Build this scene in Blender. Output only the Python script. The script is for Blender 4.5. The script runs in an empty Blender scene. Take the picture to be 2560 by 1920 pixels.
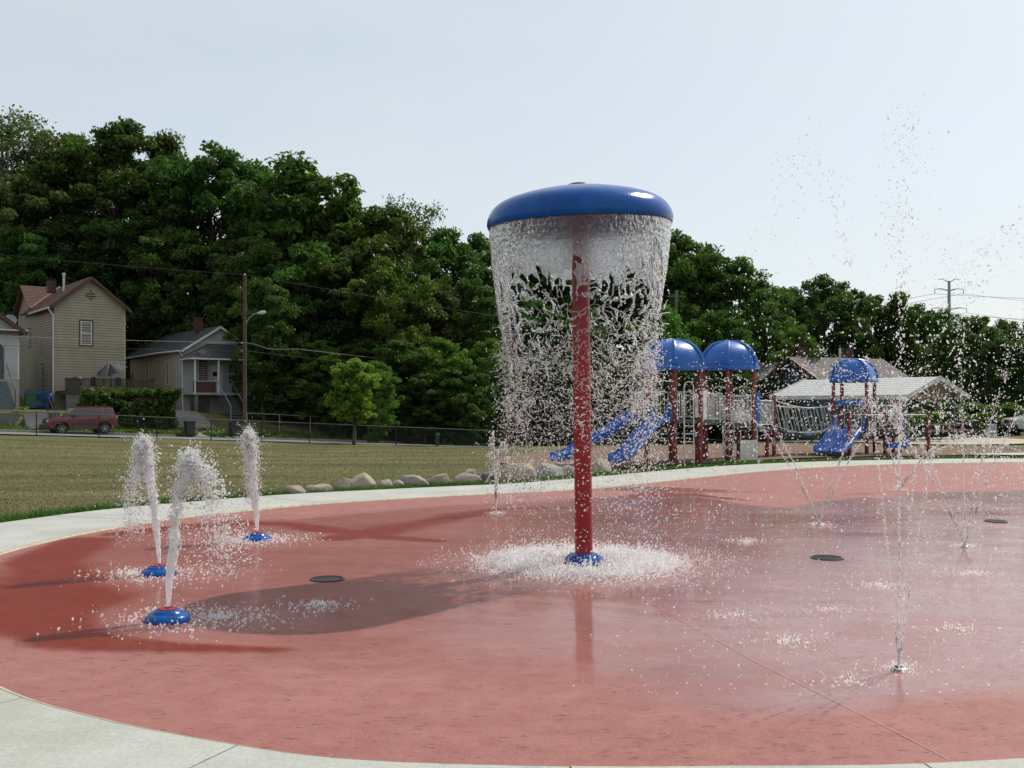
import bpy, bmesh, math, random
import numpy as np
from mathutils import Vector, Matrix
random.seed(7)
RNG = np.random.default_rng(11)
scene = bpy.context.scene
col = scene.collection

# ------------------------------------------------------------------ camera
EYE = 1.6
cam_data = bpy.data.cameras.new("camera")
cam = bpy.data.objects.new("camera", cam_data)
col.objects.link(cam)
cam.location = (0, 0, EYE)
cam.rotation_euler = (math.radians(90), 0, 0)
cam_data.lens = 35
cam_data.sensor_width = 36
cam_data.shift_y = 58 / 2560
cam_data.clip_start = 0.1
cam_data.clip_end = 4000
scene.camera = cam

# ------------------------------------------------------------------ sky, sun, exposure
SUN_AZ = math.radians(46)      # clockwise from straight ahead (+Y) towards +X
SUN_EL = math.radians(47)
world = bpy.data.worlds.new("World")
scene.world = world
world.use_nodes = True
wn = world.node_tree.nodes
wl = world.node_tree.links
bg = wn["Background"]
sky = wn.new("ShaderNodeTexSky")
sky.sky_type = 'NISHITA'
sky.sun_disc = False
sky.sun_elevation = SUN_EL
sky.sun_rotation = SUN_AZ
sky.altitude = 200
sky.air_density = 1.0
sky.dust_density = 2.0
sky.ozone_density = 1.5
# thin even veil of summer haze over the clear sky
veil = wn.new("ShaderNodeMix"); veil.data_type = 'RGBA'
wtc = wn.new("ShaderNodeTexCoord"); wmp = wn.new("ShaderNodeMapping"); wmp.inputs['Scale'].default_value = (1.2, 1.2, 4.0)
wnz = wn.new("ShaderNodeTexNoise"); wnz.inputs['Scale'].default_value = 1.6; wnz.inputs['Detail'].default_value = 6; wnz.inputs['Roughness'].default_value = .55
wmr = wn.new("ShaderNodeMapRange"); wmr.inputs[1].default_value = .3; wmr.inputs[2].default_value = .7; wmr.inputs[3].default_value = .60; wmr.inputs[4].default_value = .80
wl.new(wtc.outputs['Generated'], wmp.inputs[0]); wl.new(wmp.outputs[0], wnz.inputs['Vector']); wl.new(wnz.outputs[0], wmr.inputs[0]); wl.new(wmr.outputs[0], veil.inputs[0])
veil.inputs[7].default_value = (5.45, 5.8, 5.85, 1)
wl.new(sky.outputs[0], veil.inputs[6])
wl.new(veil.outputs[2], bg.inputs[0])
bg.inputs[1].default_value = 0.142
sun_data = bpy.data.lights.new("sun", 'SUN')
sun_data.energy = 3.7
sun_data.angle = math.radians(0.6)
sun_data.color = (1.0, 0.95, 0.87)
sun = bpy.data.objects.new("sun", sun_data)
col.objects.link(sun)
to_sun = Vector((math.sin(SUN_AZ) * math.cos(SUN_EL), math.cos(SUN_AZ) * math.cos(SUN_EL), math.sin(SUN_EL)))
sun.rotation_euler = to_sun.to_track_quat('Z', 'Y').to_euler()
sun.location = to_sun * 60
vs = scene.view_settings
vs.view_transform = 'Standard'
vs.look = 'None'
vs.exposure = 0.0
vs.gamma = 1.0
vs.use_curve_mapping = False
scene.cycles.max_bounces = 10
scene.cycles.diffuse_bounces = 4
scene.cycles.transparent_max_bounces = 20
scene.cycles.transmission_bounces = 8
scene.cycles.caustics_reflective = False
scene.cycles.caustics_refractive = False
scene.cycles.use_denoising = True

# ------------------------------------------------------------------ helpers
def tag(o, label=None, cat=None, group=None, kind=None):
    if label: o["label"] = label
    if cat: o["category"] = cat
    if group: o["group"] = group
    if kind: o["kind"] = kind
    return o

ORG = {}
def empty(name, loc, rz=0.0, parent=None):
    o = bpy.data.objects.new(name, None)
    o.empty_display_size = 0.2
    o.location = loc
    o.rotation_euler = (0, 0, rz)
    col.objects.link(o)
    if parent: o.parent = parent
    ORG[o.name] = Vector(loc) if parent is None else ORG[parent.name]
    return o

def thing(name, loc, label, cat, group=None, rz=0.0):
    return tag(empty(name, loc, rz), label, cat, group)

def org_of(o):
    return ORG.get(o.name, Vector((0, 0, 0))) if o else Vector((0, 0, 0))

def add_obj(name, mesh, parent=None, loc=(0, 0, 0), rot=(0, 0, 0)):
    o = bpy.data.objects.new(name, mesh)
    col.objects.link(o)
    o.location = loc
    o.rotation_euler = rot
    if parent:
        o.parent = parent
        ORG[o.name] = org_of(parent)
    return o

def np_mesh(name, V, F, mat=None, smooth=False, attrs=None):
    """V (n,3) array, F (m,k) array of equal-size faces"""
    V = np.asarray(V, dtype=np.float32)
    F = np.asarray(F, dtype=np.int32)
    me = bpy.data.meshes.new(name)
    k = F.shape[1]
    me.vertices.add(len(V)); me.vertices.foreach_set("co", V.ravel())
    me.loops.add(F.size); me.loops.foreach_set("vertex_index", F.ravel())
    me.polygons.add(len(F))
    me.polygons.foreach_set("loop_start", np.arange(0, F.size, k, dtype=np.int32))
    me.polygons.foreach_set("loop_total", np.full(len(F), k, dtype=np.int32))
    if smooth:
        me.polygons.foreach_set("use_smooth", np.ones(len(F), dtype=bool))
    me.update(calc_edges=True)
    if attrs:
        for an, arr in attrs.items():
            a = me.attributes.new(an, 'FLOAT', 'POINT')
            a.data.foreach_set("value", np.asarray(arr, dtype=np.float32))
    if mat: me.materials.append(mat)
    return me

class MB:
    """collects shapes and links them as ONE mesh object"""
    def __init__(self):
        self.v = []; self.f = []
    def add(self, vs_, fs_):
        b = len(self.v)
        self.v.extend([tuple(p) for p in vs_])
        self.f.extend([tuple(i + b for i in f) for f in fs_])
        return self
    def box(self, c, size, rz=0.0, m=None):
        sx, sy, sz = size[0] / 2, size[1] / 2, size[2] / 2
        R = m if m is not None else Matrix.Rotation(rz, 3, 'Z')
        vs_ = []
        for dz in (-sz, sz):
            for dx, dy in ((-sx, -sy), (sx, -sy), (sx, sy), (-sx, sy)):
                p = R @ Vector((dx, dy, dz))
                vs_.append((c[0] + p.x, c[1] + p.y, c[2] + p.z))
        return self.add(vs_, [(3, 2, 1, 0), (4, 5, 6, 7), (0, 1, 5, 4), (1, 2, 6, 5), (2, 3, 7, 6), (3, 0, 4, 7)])
    def box2(self, a, b):
        return self.box([(a[i] + b[i]) / 2 for i in range(3)], [abs(b[i] - a[i]) for i in range(3)])
    def tube(self, pts, r, n=8, caps=True, closed=False):
        pts = [Vector(p) for p in pts]
        m = len(pts)
        rr = r if hasattr(r, '__len__') else [r] * m
        vs_ = []; fs_ = []
        up = None
        for i, p in enumerate(pts):
            if closed: t = pts[(i + 1) % m] - pts[i - 1]
            elif i == 0: t = pts[1] - pts[0]
            elif i == m - 1: t = pts[-1] - pts[-2]
            else: t = pts[i + 1] - pts[i - 1]
            if t.length < 1e-9: t = Vector((0, 0, 1))
            t.normalize()
            if up is None:
                up = Vector((0, 0, 1)) if abs(t.z) < 0.9 else Vector((1, 0, 0))
            a = up - t * up.dot(t)
            if a.length < 1e-6: a = t.orthogonal()
            a.normalize(); up = a
            b = t.cross(a)
            for k in range(n):
                w = 2 * math.pi * k / n
                vs_.append(p + (a * math.cos(w) + b * math.sin(w)) * rr[i])
        seg = m if closed else m - 1
        for i in range(seg):
            j = (i + 1) % m
            for k in range(n):
                fs_.append((i * n + k, i * n + (k + 1) % n, j * n + (k + 1) % n, j * n + k))
        if caps and not closed:
            fs_.append(tuple(range(n - 1, -1, -1)))
            fs_.append(tuple((m - 1) * n + k for k in range(n)))
        return self.add(vs_, fs_)
    def cyl(self, a, b, r, n=10):
        return self.tube([a, b], r, n)
    def lathe(self, prof, c=(0, 0, 0), n=24, m=None):
        vs_ = []; fs_ = []
        for (r, z) in prof:
            for k in range(n):
                w = 2 * math.pi * k / n
                p = Vector((r * math.cos(w), r * math.sin(w), z))
                if m is not None: p = m @ p
                vs_.append((c[0] + p.x, c[1] + p.y, c[2] + p.z))
        for i in range(len(prof) - 1):
            for k in range(n):
                fs_.append((i * n + k, i * n + (k + 1) % n, (i + 1) * n + (k + 1) % n, (i + 1) * n + k))
        return self.add(vs_, fs_)
    def prism(self, poly, ax, d0, d1):
        """polygon (list of 2D) extruded along axis ax ('x','y','z') from d0 to d1"""
        def P(q, d):
            if ax == 'x': return (d, q[0], q[1])
            if ax == 'y': return (q[0], d, q[1])
            return (q[0], q[1], d)
        n = len(poly)
        vs_ = [P(q, d0) for q in poly] + [P(q, d1) for q in poly]
        fs_ = [tuple(range(n)), tuple(range(2 * n - 1, n - 1, -1))]
        for k in range(n):
            fs_.append((k, (k + 1) % n, n + (k + 1) % n, n + k))
        return self.add(vs_, fs_)
    def quad(self, a, b, c, d):
        return self.add([a, b, c, d], [(0, 1, 2, 3)])
    def sweep(self, path, prof, sideways):
        """profile [(across, up)] swept along path; sideways = unit vector across"""
        S = Vector(sideways).normalized()
        path = [Vector(p) for p in path]
        n = len(prof); vs_ = []; fs_ = []
        for i, p in enumerate(path):
            t = (path[min(i + 1, len(path) - 1)] - path[max(i - 1, 0)]).normalized()
            s = (S - t * S.dot(t)).normalized()
            u = s.cross(t)
            if u.z < 0: u = -u
            for (a, h) in prof: vs_.append(p + s * a + u * h)
        for i in range(len(path) - 1):
            for k in range(n):
                fs_.append((i * n + k, i * n + (k + 1) % n, (i + 1) * n + (k + 1) % n, (i + 1) * n + k))
        fs_.append(tuple(range(n))); fs_.append(tuple((len(path) - 1) * n + k for k in reversed(range(n))))
        return self.add(vs_, fs_)
    def mesh(self, name, mat, smooth=False, org=(0, 0, 0), bevel=0.0):
        me = bpy.data.meshes.new(name)
        o = org
        me.from_pydata([(p[0] - o[0], p[1] - o[1], p[2] - o[2]) for p in self.v], [], self.f)
        bm = bmesh.new(); bm.from_mesh(me)
        bmesh.ops.recalc_face_normals(bm, faces=bm.faces)
        if bevel > 0:
            es = [e for e in bm.edges if len(e.link_faces) == 2 and e.calc_face_angle(0) > 0.5]
            bmesh.ops.bevel(bm, geom=es, offset=bevel, segments=2, affect='EDGES', profile=0.6, clamp_overlap=True)
        bm.to_mesh(me); bm.free()
        if smooth:
            for p in me.polygons: p.use_smooth = True
            try: me.set_sharp_from_angle(angle=math.radians(40))
            except Exception: pass
        me.materials.append(mat)
        return me
    def build(self, name, mat, parent=None, smooth=False, local=False, bevel=0.0):
        """world coordinates unless local=True (then the parent's own frame)"""
        o = (0, 0, 0) if local else org_of(parent)
        return add_obj(name, self.mesh(name, mat, smooth, o, bevel), parent)

# ------------------------------------------------------------------ noise (numpy)
def _h(i, j, k, s):
    n = (i.astype(np.int64) * 374761393 + j.astype(np.int64) * 668265263 + k.astype(np.int64) * 2147483647 + s * 974634777) & 0xFFFFFFFF
    n = ((n ^ (n >> 13)) * 1274126177) & 0xFFFFFFFF
    n = ((n ^ (n >> 15)) * 2246822519) & 0xFFFFFFFF
    return ((n ^ (n >> 16)) & 0xFFFFFF).astype(np.float64) / 0xFFFFFF

def vnoise(P, s=0):
    P = np.asarray(P, dtype=np.float64)
    i = np.floor(P).astype(np.int64); f = P - i
    u = f * f * (3 - 2 * f)
    r = 0
    for a in (0, 1):
        for b in (0, 1):
            for c in (0, 1):
                w = (u[:, 0] if a else 1 - u[:, 0]) * (u[:, 1] if b else 1 - u[:, 1]) * (u[:, 2] if c else 1 - u[:, 2])
                r = r + w * _h(i[:, 0] + a, i[:, 1] + b, i[:, 2] + c, s)
    return r

def fbm(P, s=0, o=4):
    P = np.asarray(P, dtype=np.float64)
    r = 0; a = 0.5; t = 0
    for k in range(o):
        r = r + a * vnoise(P * (2 ** k) + 17.3 * k, s + k); t += a; a *= 0.5
    return r / t

def worley(P, s=0):
    i = np.floor(P).astype(np.int64)
    n = len(P)
    f1 = np.full(n, 9.0); f2 = np.full(n, 9.0); cid = np.zeros(n)
    for a in (-1, 0, 1):
        for b in (-1, 0, 1):
            for c in (-1, 0, 1):
                ii, jj, kk = i[:, 0] + a, i[:, 1] + b, i[:, 2] + c
                q = np.stack([ii + _h(ii, jj, kk, s), jj + _h(ii, jj, kk, s + 1), kk + _h(ii, jj, kk, s + 2)], 1)
                d = np.sqrt(((P - q) ** 2).sum(1))
                rid = _h(ii, jj, kk, s + 3)
                better = d < f1
                f2 = np.where(better, f1, np.minimum(f2, d))
                cid = np.where(better, rid, cid)
                f1 = np.where(better, d, f1)
    return f1, f2, cid

def sstep(a, b, x):
    t = np.clip((np.asarray(x, dtype=np.float64) - a) / (b - a), 0, 1)
    return t * t * (3 - 2 * t)

def xy3(x, y, sc, z=0.0):
    return np.stack([np.ravel(x) * sc, np.ravel(y) * sc, np.full(np.size(x), z)], 1)

# ------------------------------------------------------------------ materials
def node_mat(name):
    m = bpy.data.materials.new(name); m.use_nodes = True
    nt = m.node_tree
    return m, nt, nt.nodes["Principled BSDF"], nt.nodes["Material Output"]

def ramp(nt, fac, c0, c1, p0=0.3, p1=0.7):
    r = nt.nodes.new("ShaderNodeValToRGB")
    r.color_ramp.elements[0].position = p0; r.color_ramp.elements[0].color = (*c0, 1)
    r.color_ramp.elements[1].position = p1; r.color_ramp.elements[1].color = (*c1, 1)
    nt.links.new(fac, r.inputs[0])
    return r.outputs[0]

def noise(nt, scale, detail=4, rough=0.55, stretch=None, src='Object', dist=0.0):
    tc = nt.nodes.new("ShaderNodeTexCoord")
    out = tc.outputs[src]
    if stretch is not None:
        mp = nt.nodes.new("ShaderNodeMapping"); mp.inputs['Scale'].default_value = stretch
        nt.links.new(out, mp.inputs[0]); out = mp.outputs[0]
    n = nt.nodes.new("ShaderNodeTexNoise")
    n.inputs['Scale'].default_value = scale; n.inputs['Detail'].default_value = detail
    n.inputs['Roughness'].default_value = rough; n.inputs['Distortion'].default_value = dist
    nt.links.new(out, n.inputs['Vector'])
    return n.outputs[0]

def mixc(nt, fac, a, b, mode='MIX'):
    m = nt.nodes.new("ShaderNodeMix"); m.data_type = 'RGBA'; m.blend_type = mode
    if hasattr(fac, 'node'): nt.links.new(fac, m.inputs[0])
    else: m.inputs[0].default_value = fac
    for inp, v in ((m.inputs[6], a), (m.inputs[7], b)):
        if hasattr(v, 'node'): nt.links.new(v, inp)
        else: inp.default_value = (*v, 1)
    return m.outputs[2]

def math_n(nt, op, a, b=None):
    m = nt.nodes.new("ShaderNodeMath"); m.operation = op
    for i, v in enumerate((a, b)):
        if v is None: continue
        if hasattr(v, 'node'): nt.links.new(v, m.inputs[i])
        else: m.inputs[i].default_value = v
    return m.outputs[0]

def bump(nt, h, strength=0.3, dist=0.01, normal=None):
    b = nt.nodes.new("ShaderNodeBump")
    if hasattr(strength, 'node'): nt.links.new(strength, b.inputs['Strength'])
    else: b.inputs['Strength'].default_value = strength
    b.inputs['Distance'].default_value = dist
    nt.links.new(h, b.inputs['Height'])
    if normal is not None: nt.links.new(normal, b.inputs['Normal'])
    return b.outputs[0]

_mats = {}
def M(name, c=None, rough=0.6, var=0.18, scale=6.0, bumps=0.0, bscale=50.0, metal=0.0, coat=0.0, dirt=None, rvar=0.1):
    if name in _mats: return _mats[name]
    m, nt, p, out = node_mat(name)
    n1 = noise(nt, scale, 5)
    lo = tuple(x * (1 - var) for x in c); hi = tuple(min(1, x * (1 + var)) for x in c)
    base = ramp(nt, n1, lo, hi)
    if dirt is not None:
        n2 = noise(nt, scale * 0.37, 6, 0.7)
        f = ramp(nt, n2, (0, 0, 0), (1, 1, 1), 0.5, 0.72)
        base = mixc(nt, f, base, dirt)
    nt.links.new(base, p.inputs['Base Color'])
    rr = ramp(nt, noise(nt, scale * 2.3, 3), (rough - rvar * rough,) * 3, (min(1, rough + rvar * rough),) * 3)
    nt.links.new(rr, p.inputs['Roughness'])
    p.inputs['Metallic'].default_value = metal
    if coat: 
        p.inputs['Coat Weight'].default_value = coat
        p.inputs['Coat Roughness'].default_value = 0.08
    if bumps:
        nt.links.new(bump(nt, noise(nt, bscale, 4), bumps, 0.02), p.inputs['Normal'])
    _mats[name] = m
    return m

def leaf_mat(name, c_lo, c_hi, trans=0.35):
    m, nt, p, out = node_mat(name)
    at = nt.nodes.new("ShaderNodeAttribute"); at.attribute_name = "tint"
    oi = nt.nodes.new("ShaderNodeObjectInfo")
    base = ramp(nt, at.outputs['Fac'], c_lo, c_hi, 0.0, 1.0)
    hsv = nt.nodes.new("ShaderNodeHueSaturation")
    nt.links.new(base, hsv.inputs['Color'])
    nt.links.new(math_n(nt, 'MULTIPLY_ADD', oi.outputs['Random'], 0.4), hsv.inputs['Value'])
    hsv.inputs['Value'].links[0].from_node.inputs[2].default_value = 0.8
    nt.links.new(math_n(nt, 'MULTIPLY_ADD', oi.outputs['Random'], 0.05), hsv.inputs['Hue'])
    hsv.inputs['Hue'].links[0].from_node.inputs[2].default_value = 0.475
    nt.links.new(hsv.outputs[0], p.inputs['Base Color'])
    p.inputs['Roughness'].default_value = 0.5
    p.inputs['Specular IOR Level'].default_value = 0.25
    tr = nt.nodes.new("ShaderNodeBsdfTranslucent")
    y = mixc(nt, 1.0, hsv.outputs[0], (1.1, 1.3, 0.55), 'MULTIPLY')
    nt.links.new(y, tr.inputs['Color'])
    mx = nt.nodes.new("ShaderNodeMixShader"); mx.inputs[0].default_value = trans
    nt.links.new(p.outputs[0], mx.inputs[1]); nt.links.new(tr.outputs[0], mx.inputs[2])
    nt.links.new(mx.outputs[0], out.inputs['Surface'])
    _mats[name] = m
    return m
# ------------------------------------------------------------------ layout frame of the street behind the park
ST_ANG = math.radians(38.3)
SX, SY = math.cos(ST_ANG), math.sin(ST_ANG)
P0 = (-23.5, 51.0)
def st(s, n, z=0.0):
    return Vector((P0[0] + SX * s - SY * n, P0[1] + SY * s + SX * n, z))
def to_st(x, y):
    dx = np.asarray(x) - P0[0]; dy = np.asarray(y) - P0[1]
    return dx * SX + dy * SY, -dx * SY + dy * SX
def road_z(s):
    return 0.10 - 0.047 * np.clip(s, -40, 64)

# outline of the splash pad, metres on the ground
PAD_PTS = [(0, 4.43), (-.75, 4.51), (-1.29, 4.70), (-2.09, 5.09), (-2.92, 5.68), (-4.0, 6.85), (-4.9, 8.35), (-5.38, 9.6),
           (-5.53, 10.73), (-5.50, 11.96), (-5.26, 12.97), (-4.76, 14.3), (-4.01, 15.4), (-3.09, 16.45), (-1.95, 17.3), (-.33, 18.3),
           (.91, 19.0), (2.2, 20.2), (3.86, 22.1), (6.48, 25.0), (9.3, 27.1), (12.1, 28.2), (14.8, 28.8), (18, 28.3), (20.5, 26), (21, 22),
           (19, 16), (15, 10.8), (10, 7.1), (5.5, 5.2), (2.32, 4.52), (.9, 4.42)]
def closed_spline(pts, per=14):
    P = np.array(pts); n = len(P); out = []
    for i in range(n):
        p0, p1, p2, p3 = P[i - 1], P[i], P[(i + 1) % n], P[(i + 2) % n]
        for k in range(per):
            t = k / per
            out.append(0.5 * ((2 * p1) + (-p0 + p2) * t + (2 * p0 - 5 * p1 + 4 * p2 - p3) * t * t + (-p0 + 3 * p1 - 3 * p2 + p3) * t ** 3))
    return np.array(out)
def resample(P, n):
    Q = np.vstack([P, P[:1]])
    d = np.r_[0, np.cumsum(np.hypot(*np.diff(Q, axis=0).T))]
    t = np.linspace(0, d[-1], n, endpoint=False)
    return np.stack([np.interp(t, d, Q[:, 0]), np.interp(t, d, Q[:, 1])], 1), d[-1]
PAD, PAD_LEN = resample(closed_spline(PAD_PTS), 480)
_t = np.roll(PAD, -1, 0) - np.roll(PAD, 1, 0)
_t /= np.hypot(_t[:, 0], _t[:, 1])[:, None]
PAD_N = np.stack([-_t[:, 1], _t[:, 0]], 1)
CEN = np.array([7.0, 15.0])
if ((PAD - CEN) * PAD_N).sum() < 0: PAD_N = -PAD_N
def pad_dist(x, y):
    """signed distance to the pad outline, positive outside"""
    x = np.ravel(np.asarray(x, dtype=np.float64)); y = np.ravel(np.asarray(y, dtype=np.float64))
    r = np.empty(len(x))
    for a in range(0, len(x), 20000):
        dx = x[a:a + 20000, None] - PAD[None, :, 0]; dy = y[a:a + 20000, None] - PAD[None, :, 1]
        q = dx * dx + dy * dy
        k = q.argmin(1)
        sgn = dx[np.arange(len(k)), k] * PAD_N[k, 0] + dy[np.arange(len(k)), k] * PAD_N[k, 1]
        r[a:a + 20000] = np.sqrt(q.min(1)) * np.sign(sgn)
    return r
WALK_W = 1.85

def ground_z(x, y):
    x = np.asarray(x, dtype=np.float64); y = np.asarray(y, dtype=np.float64)
    s, n = to_st(x, y)
    rz = road_z(s)
    z = sstep(-30, -1, n) * rz
    # verge, yards and the wooded slope behind the road
    yard = np.where(s < 11, 1.45, 1.45 - (s - 11) * 0.06)
    yard = np.maximum(yard, rz + 0.9)
    soft = sstep(10.9, 18, n) * (1 - sstep(1.6, 3.4, -s + 4.6)) 
    hard = (sstep(12.5, 12.9, n)) * sstep(1.6, 3.4, -s + 4.6)
    up = np.clip(soft + hard, 0, 1)
    z = z + 0.12 * sstep(10.6, 11.2, n) + up * (yard - rz - 0.12)
    hf = np.interp(s, [-80, 25, 50, 75, 140], [1.0, 1.0, 0.62, 0.25, 0.12])
    z = z + hf * 0.30 * np.clip(n - 27, 0, 55)
    return z
def gz(x, y): return float(ground_z(np.array([x]), np.array([y]))[0])

# ------------------------------------------------------------------ ground materials
def make_lawn_mat():
    m, nt, p, out = node_mat("lawn_grass")
    big = noise(nt, 0.55, 6, 0.62, (0.35, 1.3, 1.0), dist=0.6)
    mid = noise(nt, 3.1, 6, 0.7, (0.7, 1.5, 1))
    fine = noise(nt, 55.0, 4, 0.75)
    a = ramp(nt, fine, (0.054, 0.062, 0.018), (0.112, 0.120, 0.042))
    b = ramp(nt, fine, (0.115, 0.096, 0.045), (0.235, 0.192, 0.102))
    f = ramp(nt, big, (0, 0, 0), (1, 1, 1), 0.36, 0.60)
    f2 = ramp(nt, mid, (0, 0, 0), (1, 1, 1), 0.36, 0.72)
    ff = math_n(nt, 'MULTIPLY', f, 0.55)
    ff = math_n(nt, 'MULTIPLY_ADD', f2, 0.42); ff.node.inputs[2].default_value = 0
    nt.links.new(math_n(nt, 'MULTIPLY', f, 0.5), ff.node.inputs[2])
    c = mixc(nt, ff, a, b)
    # mown stripes
    st_ = noise(nt, 1.0, 3, 0.5, (0.02, 0.85, 1))
    s_ = ramp(nt, st_, (0.8, 0.8, 0.8), (1.16, 1.16, 1.1), 0.38, 0.62)
    c = mixc(nt, 1.0, c, s_, 'MULTIPLY')
    nt.links.new(c, p.inputs['Base Color'])
    p.inputs['Roughness'].default_value = 0.9
    p.inputs['Specular IOR Level'].default_value = 0.15
    nt.links.new(bump(nt, fine, 0.7, 0.03), p.inputs['Normal'])
    return m
LAWN = make_lawn_mat()

def make_concrete_mat(name, c0, c1, stain):
    m, nt, p, out = node_mat(name)
    n1 = noise(nt, 1.4, 7, 0.65); n2 = noise(nt, 40, 5, 0.7); n3 = noise(nt, 0.5, 5, 0.6)
    c = ramp(nt, n1, c0, c1, 0.3, 0.7)
    f = ramp(nt, n3, (0, 0, 0), (1, 1, 1), 0.52, 0.78)
    c = mixc(nt, math_n(nt, 'MULTIPLY', f, 0.6), c, stain)
    sp = ramp(nt, n2, (0.86, 0.86, 0.86), (1.08, 1.08, 1.08), 0.35, 0.65)
    c = mixc(nt, 1.0, c, sp, 'MULTIPLY')
    nt.links.new(c, p.inputs['Base Color'])
    p.inputs['Roughness'].default_value = 0.85
    nt.links.new(bump(nt, n2, 0.35, 0.004), p.inputs['Normal'])
    return m
CONC = make_concrete_mat("broom_concrete", (0.36, 0.36, 0.325), (0.46, 0.46, 0.415), (0.25, 0.235, 0.195))
ASPH = make_concrete_mat("asphalt_grey", (0.165, 0.165, 0.17), (0.225, 0.225, 0.225), (0.13, 0.13, 0.13))
KERB = make_concrete_mat("kerb_concrete", (0.27, 0.27, 0.25), (0.34, 0.34, 0.31), (0.2, 0.19, 0.16))
DRIVE = make_concrete_mat("worn_drive", (0.17, 0.16, 0.135), (0.25, 0.235, 0.2), (0.1, 0.1, 0.07))

def make_mulch_mat():
    m, nt, p, out = node_mat("bark_mulch")
    v = nt.nodes.new("ShaderNodeTexVoronoi"); v.inputs['Scale'].default_value = 22
    tc = nt.nodes.new("ShaderNodeTexCoord"); nt.links.new(tc.outputs['Object'], v.inputs['Vector'])
    n1 = noise(nt, 1.2, 6, 0.6)
    c = ramp(nt, v.outputs['Color'], (0.085, 0.05, 0.030), (0.24, 0.150, 0.095), 0.1, 0.9)
    c = mixc(nt, 1.0, c, ramp(nt, n1, (0.7, 0.7, 0.7), (1.15, 1.1, 1.05)), 'MULTIPLY')
    nt.links.new(c, p.inputs['Base Color'])
    p.inputs['Roughness'].default_value = 0.95
    nt.links.new(bump(nt, v.outputs['Distance'], 0.8, 0.03), p.inputs['Normal'])
    return m
MULCH = make_mulch_mat()

# ------------------------------------------------------------------ terrain sheet
def steps(*seg):
    out = []
    for a, b, d in seg:
        out += list(np.arange(a, b - 1e-6, d))
    out.append(seg[-1][1])
    return np.array(out)
gx = steps((-1500, -300, 200), (-300, -80, 11), (-80, -12, 1.0), (-12, 24, 0.4), (24, 80, 1.0), (80, 300, 11), (300, 1500, 200))
gy = steps((-400, -40, 60), (-40, 0, 4), (0, 36, 0.4), (36, 125, 1.0), (125, 300, 8), (300, 1800, 250))
GX, GY = np.meshgrid(gx, gy)
GZ = ground_z(GX, GY)
dd = pad_dist(GX, GY).reshape(GX.shape)
GZ = GZ - 0.22 * sstep(WALK_W - 0.25, WALK_W - 0.75, dd)
bumpy = (fbm(xy3(GX, GY, 0.35), 3, 3).reshape(GX.shape) - 0.5) * 0.10
GZ = GZ + bumpy * sstep(WALK_W + 0.3, WALK_W + 4, dd)
nx, ny = len(gx), len(gy)
idx = np.arange(nx * ny).reshape(ny, nx)
F = np.stack([idx[:-1, :-1].ravel(), idx[:-1, 1:].ravel(), idx[1:, 1:].ravel(), idx[1:, :-1].ravel()], 1)
ground = add_obj("ground", np_mesh("ground", np.stack([GX.ravel(), GY.ravel(), GZ.ravel() - 0.012], 1), F, LAWN, True))
tag(ground, "mown lawn, patchy green and dry tan, rising to a wooded slope", "lawn", kind="structure")

# ------------------------------------------------------------------ splash pad
NR, NA = 190, 480
tt = np.linspace(0, 1, NR + 1) ** 0.8
V = (CEN[None, None, :] + tt[:, None, None] * (PAD[None, :, :] - CEN[None, None, :])).reshape(-1, 2)
pd = -pad_dist(V[:, 0], V[:, 1])
x, y = V[:, 0], V[:, 1]
w1 = fbm(xy3(x, y, 0.75), 21, 4) - 0.5
w2 = fbm(xy3(x, y, 2.6), 31, 4) - 0.5
z = -0.055 * sstep(0, 2.4, pd) + 0.018 * w1
# wetness of the surface: film of water over most of the bowl, rim and front drier
wet = sstep(0.25, 1.3, pd + 1.6 * w1 + 0.5 * w2)
def ell(cx, cy, rx, ry, soft=0.35, rot=0.0):
    c, s = math.cos(rot), math.sin(rot)
    u = ((x - cx) * c + (y - cy) * s) / rx; v = (-(x - cx) * s + (y - cy) * c) / ry
    return 1 - sstep(1 - soft, 1 + soft, np.hypot(u, v) + 0.7 * w1 + 0.25 * w2)
front = np.interp(x, [-4.5, -2.6, -1.2, 0.2, 1.0, 2.4, 6], [7.6, 6.7, 6.35, 6.1, 5.3, 4.7, 5.6])
wet *= sstep(-0.7, 1.1, y - front + 1.1 * w1 + 0.5 * w2)
far = np.interp(x, [-6, -3.6, -1, 1.5, 3.2, 4.1, 4.6, 6.4, 10, 18], [11.2, 14.0, 16.4, 17.8, 18.9, 16.6, 16.3, 18.3, 19.9, 21.0])
wet *= 1 - 0.95 * sstep(-0.3, 0.4, y - far + 0.9 * w1 + 0.3 * w2)
wet = np.maximum(wet, 0.8 * ell(2.8, 19.6, 1.8, 0.5, 0.3))
wet = np.maximum(wet, ell(-4.1, 8.9, 0.9, 2.0, 0.4, 0.5))
wet = np.maximum(wet, ell(-4.2, 11.6, 0.8, 2.0, 0.4, 0.0))
wet = np.maximum(wet, 0.9 * ell(-1.9, 14.3, 2.0, 0.45, 0.5, 0.1))
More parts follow.
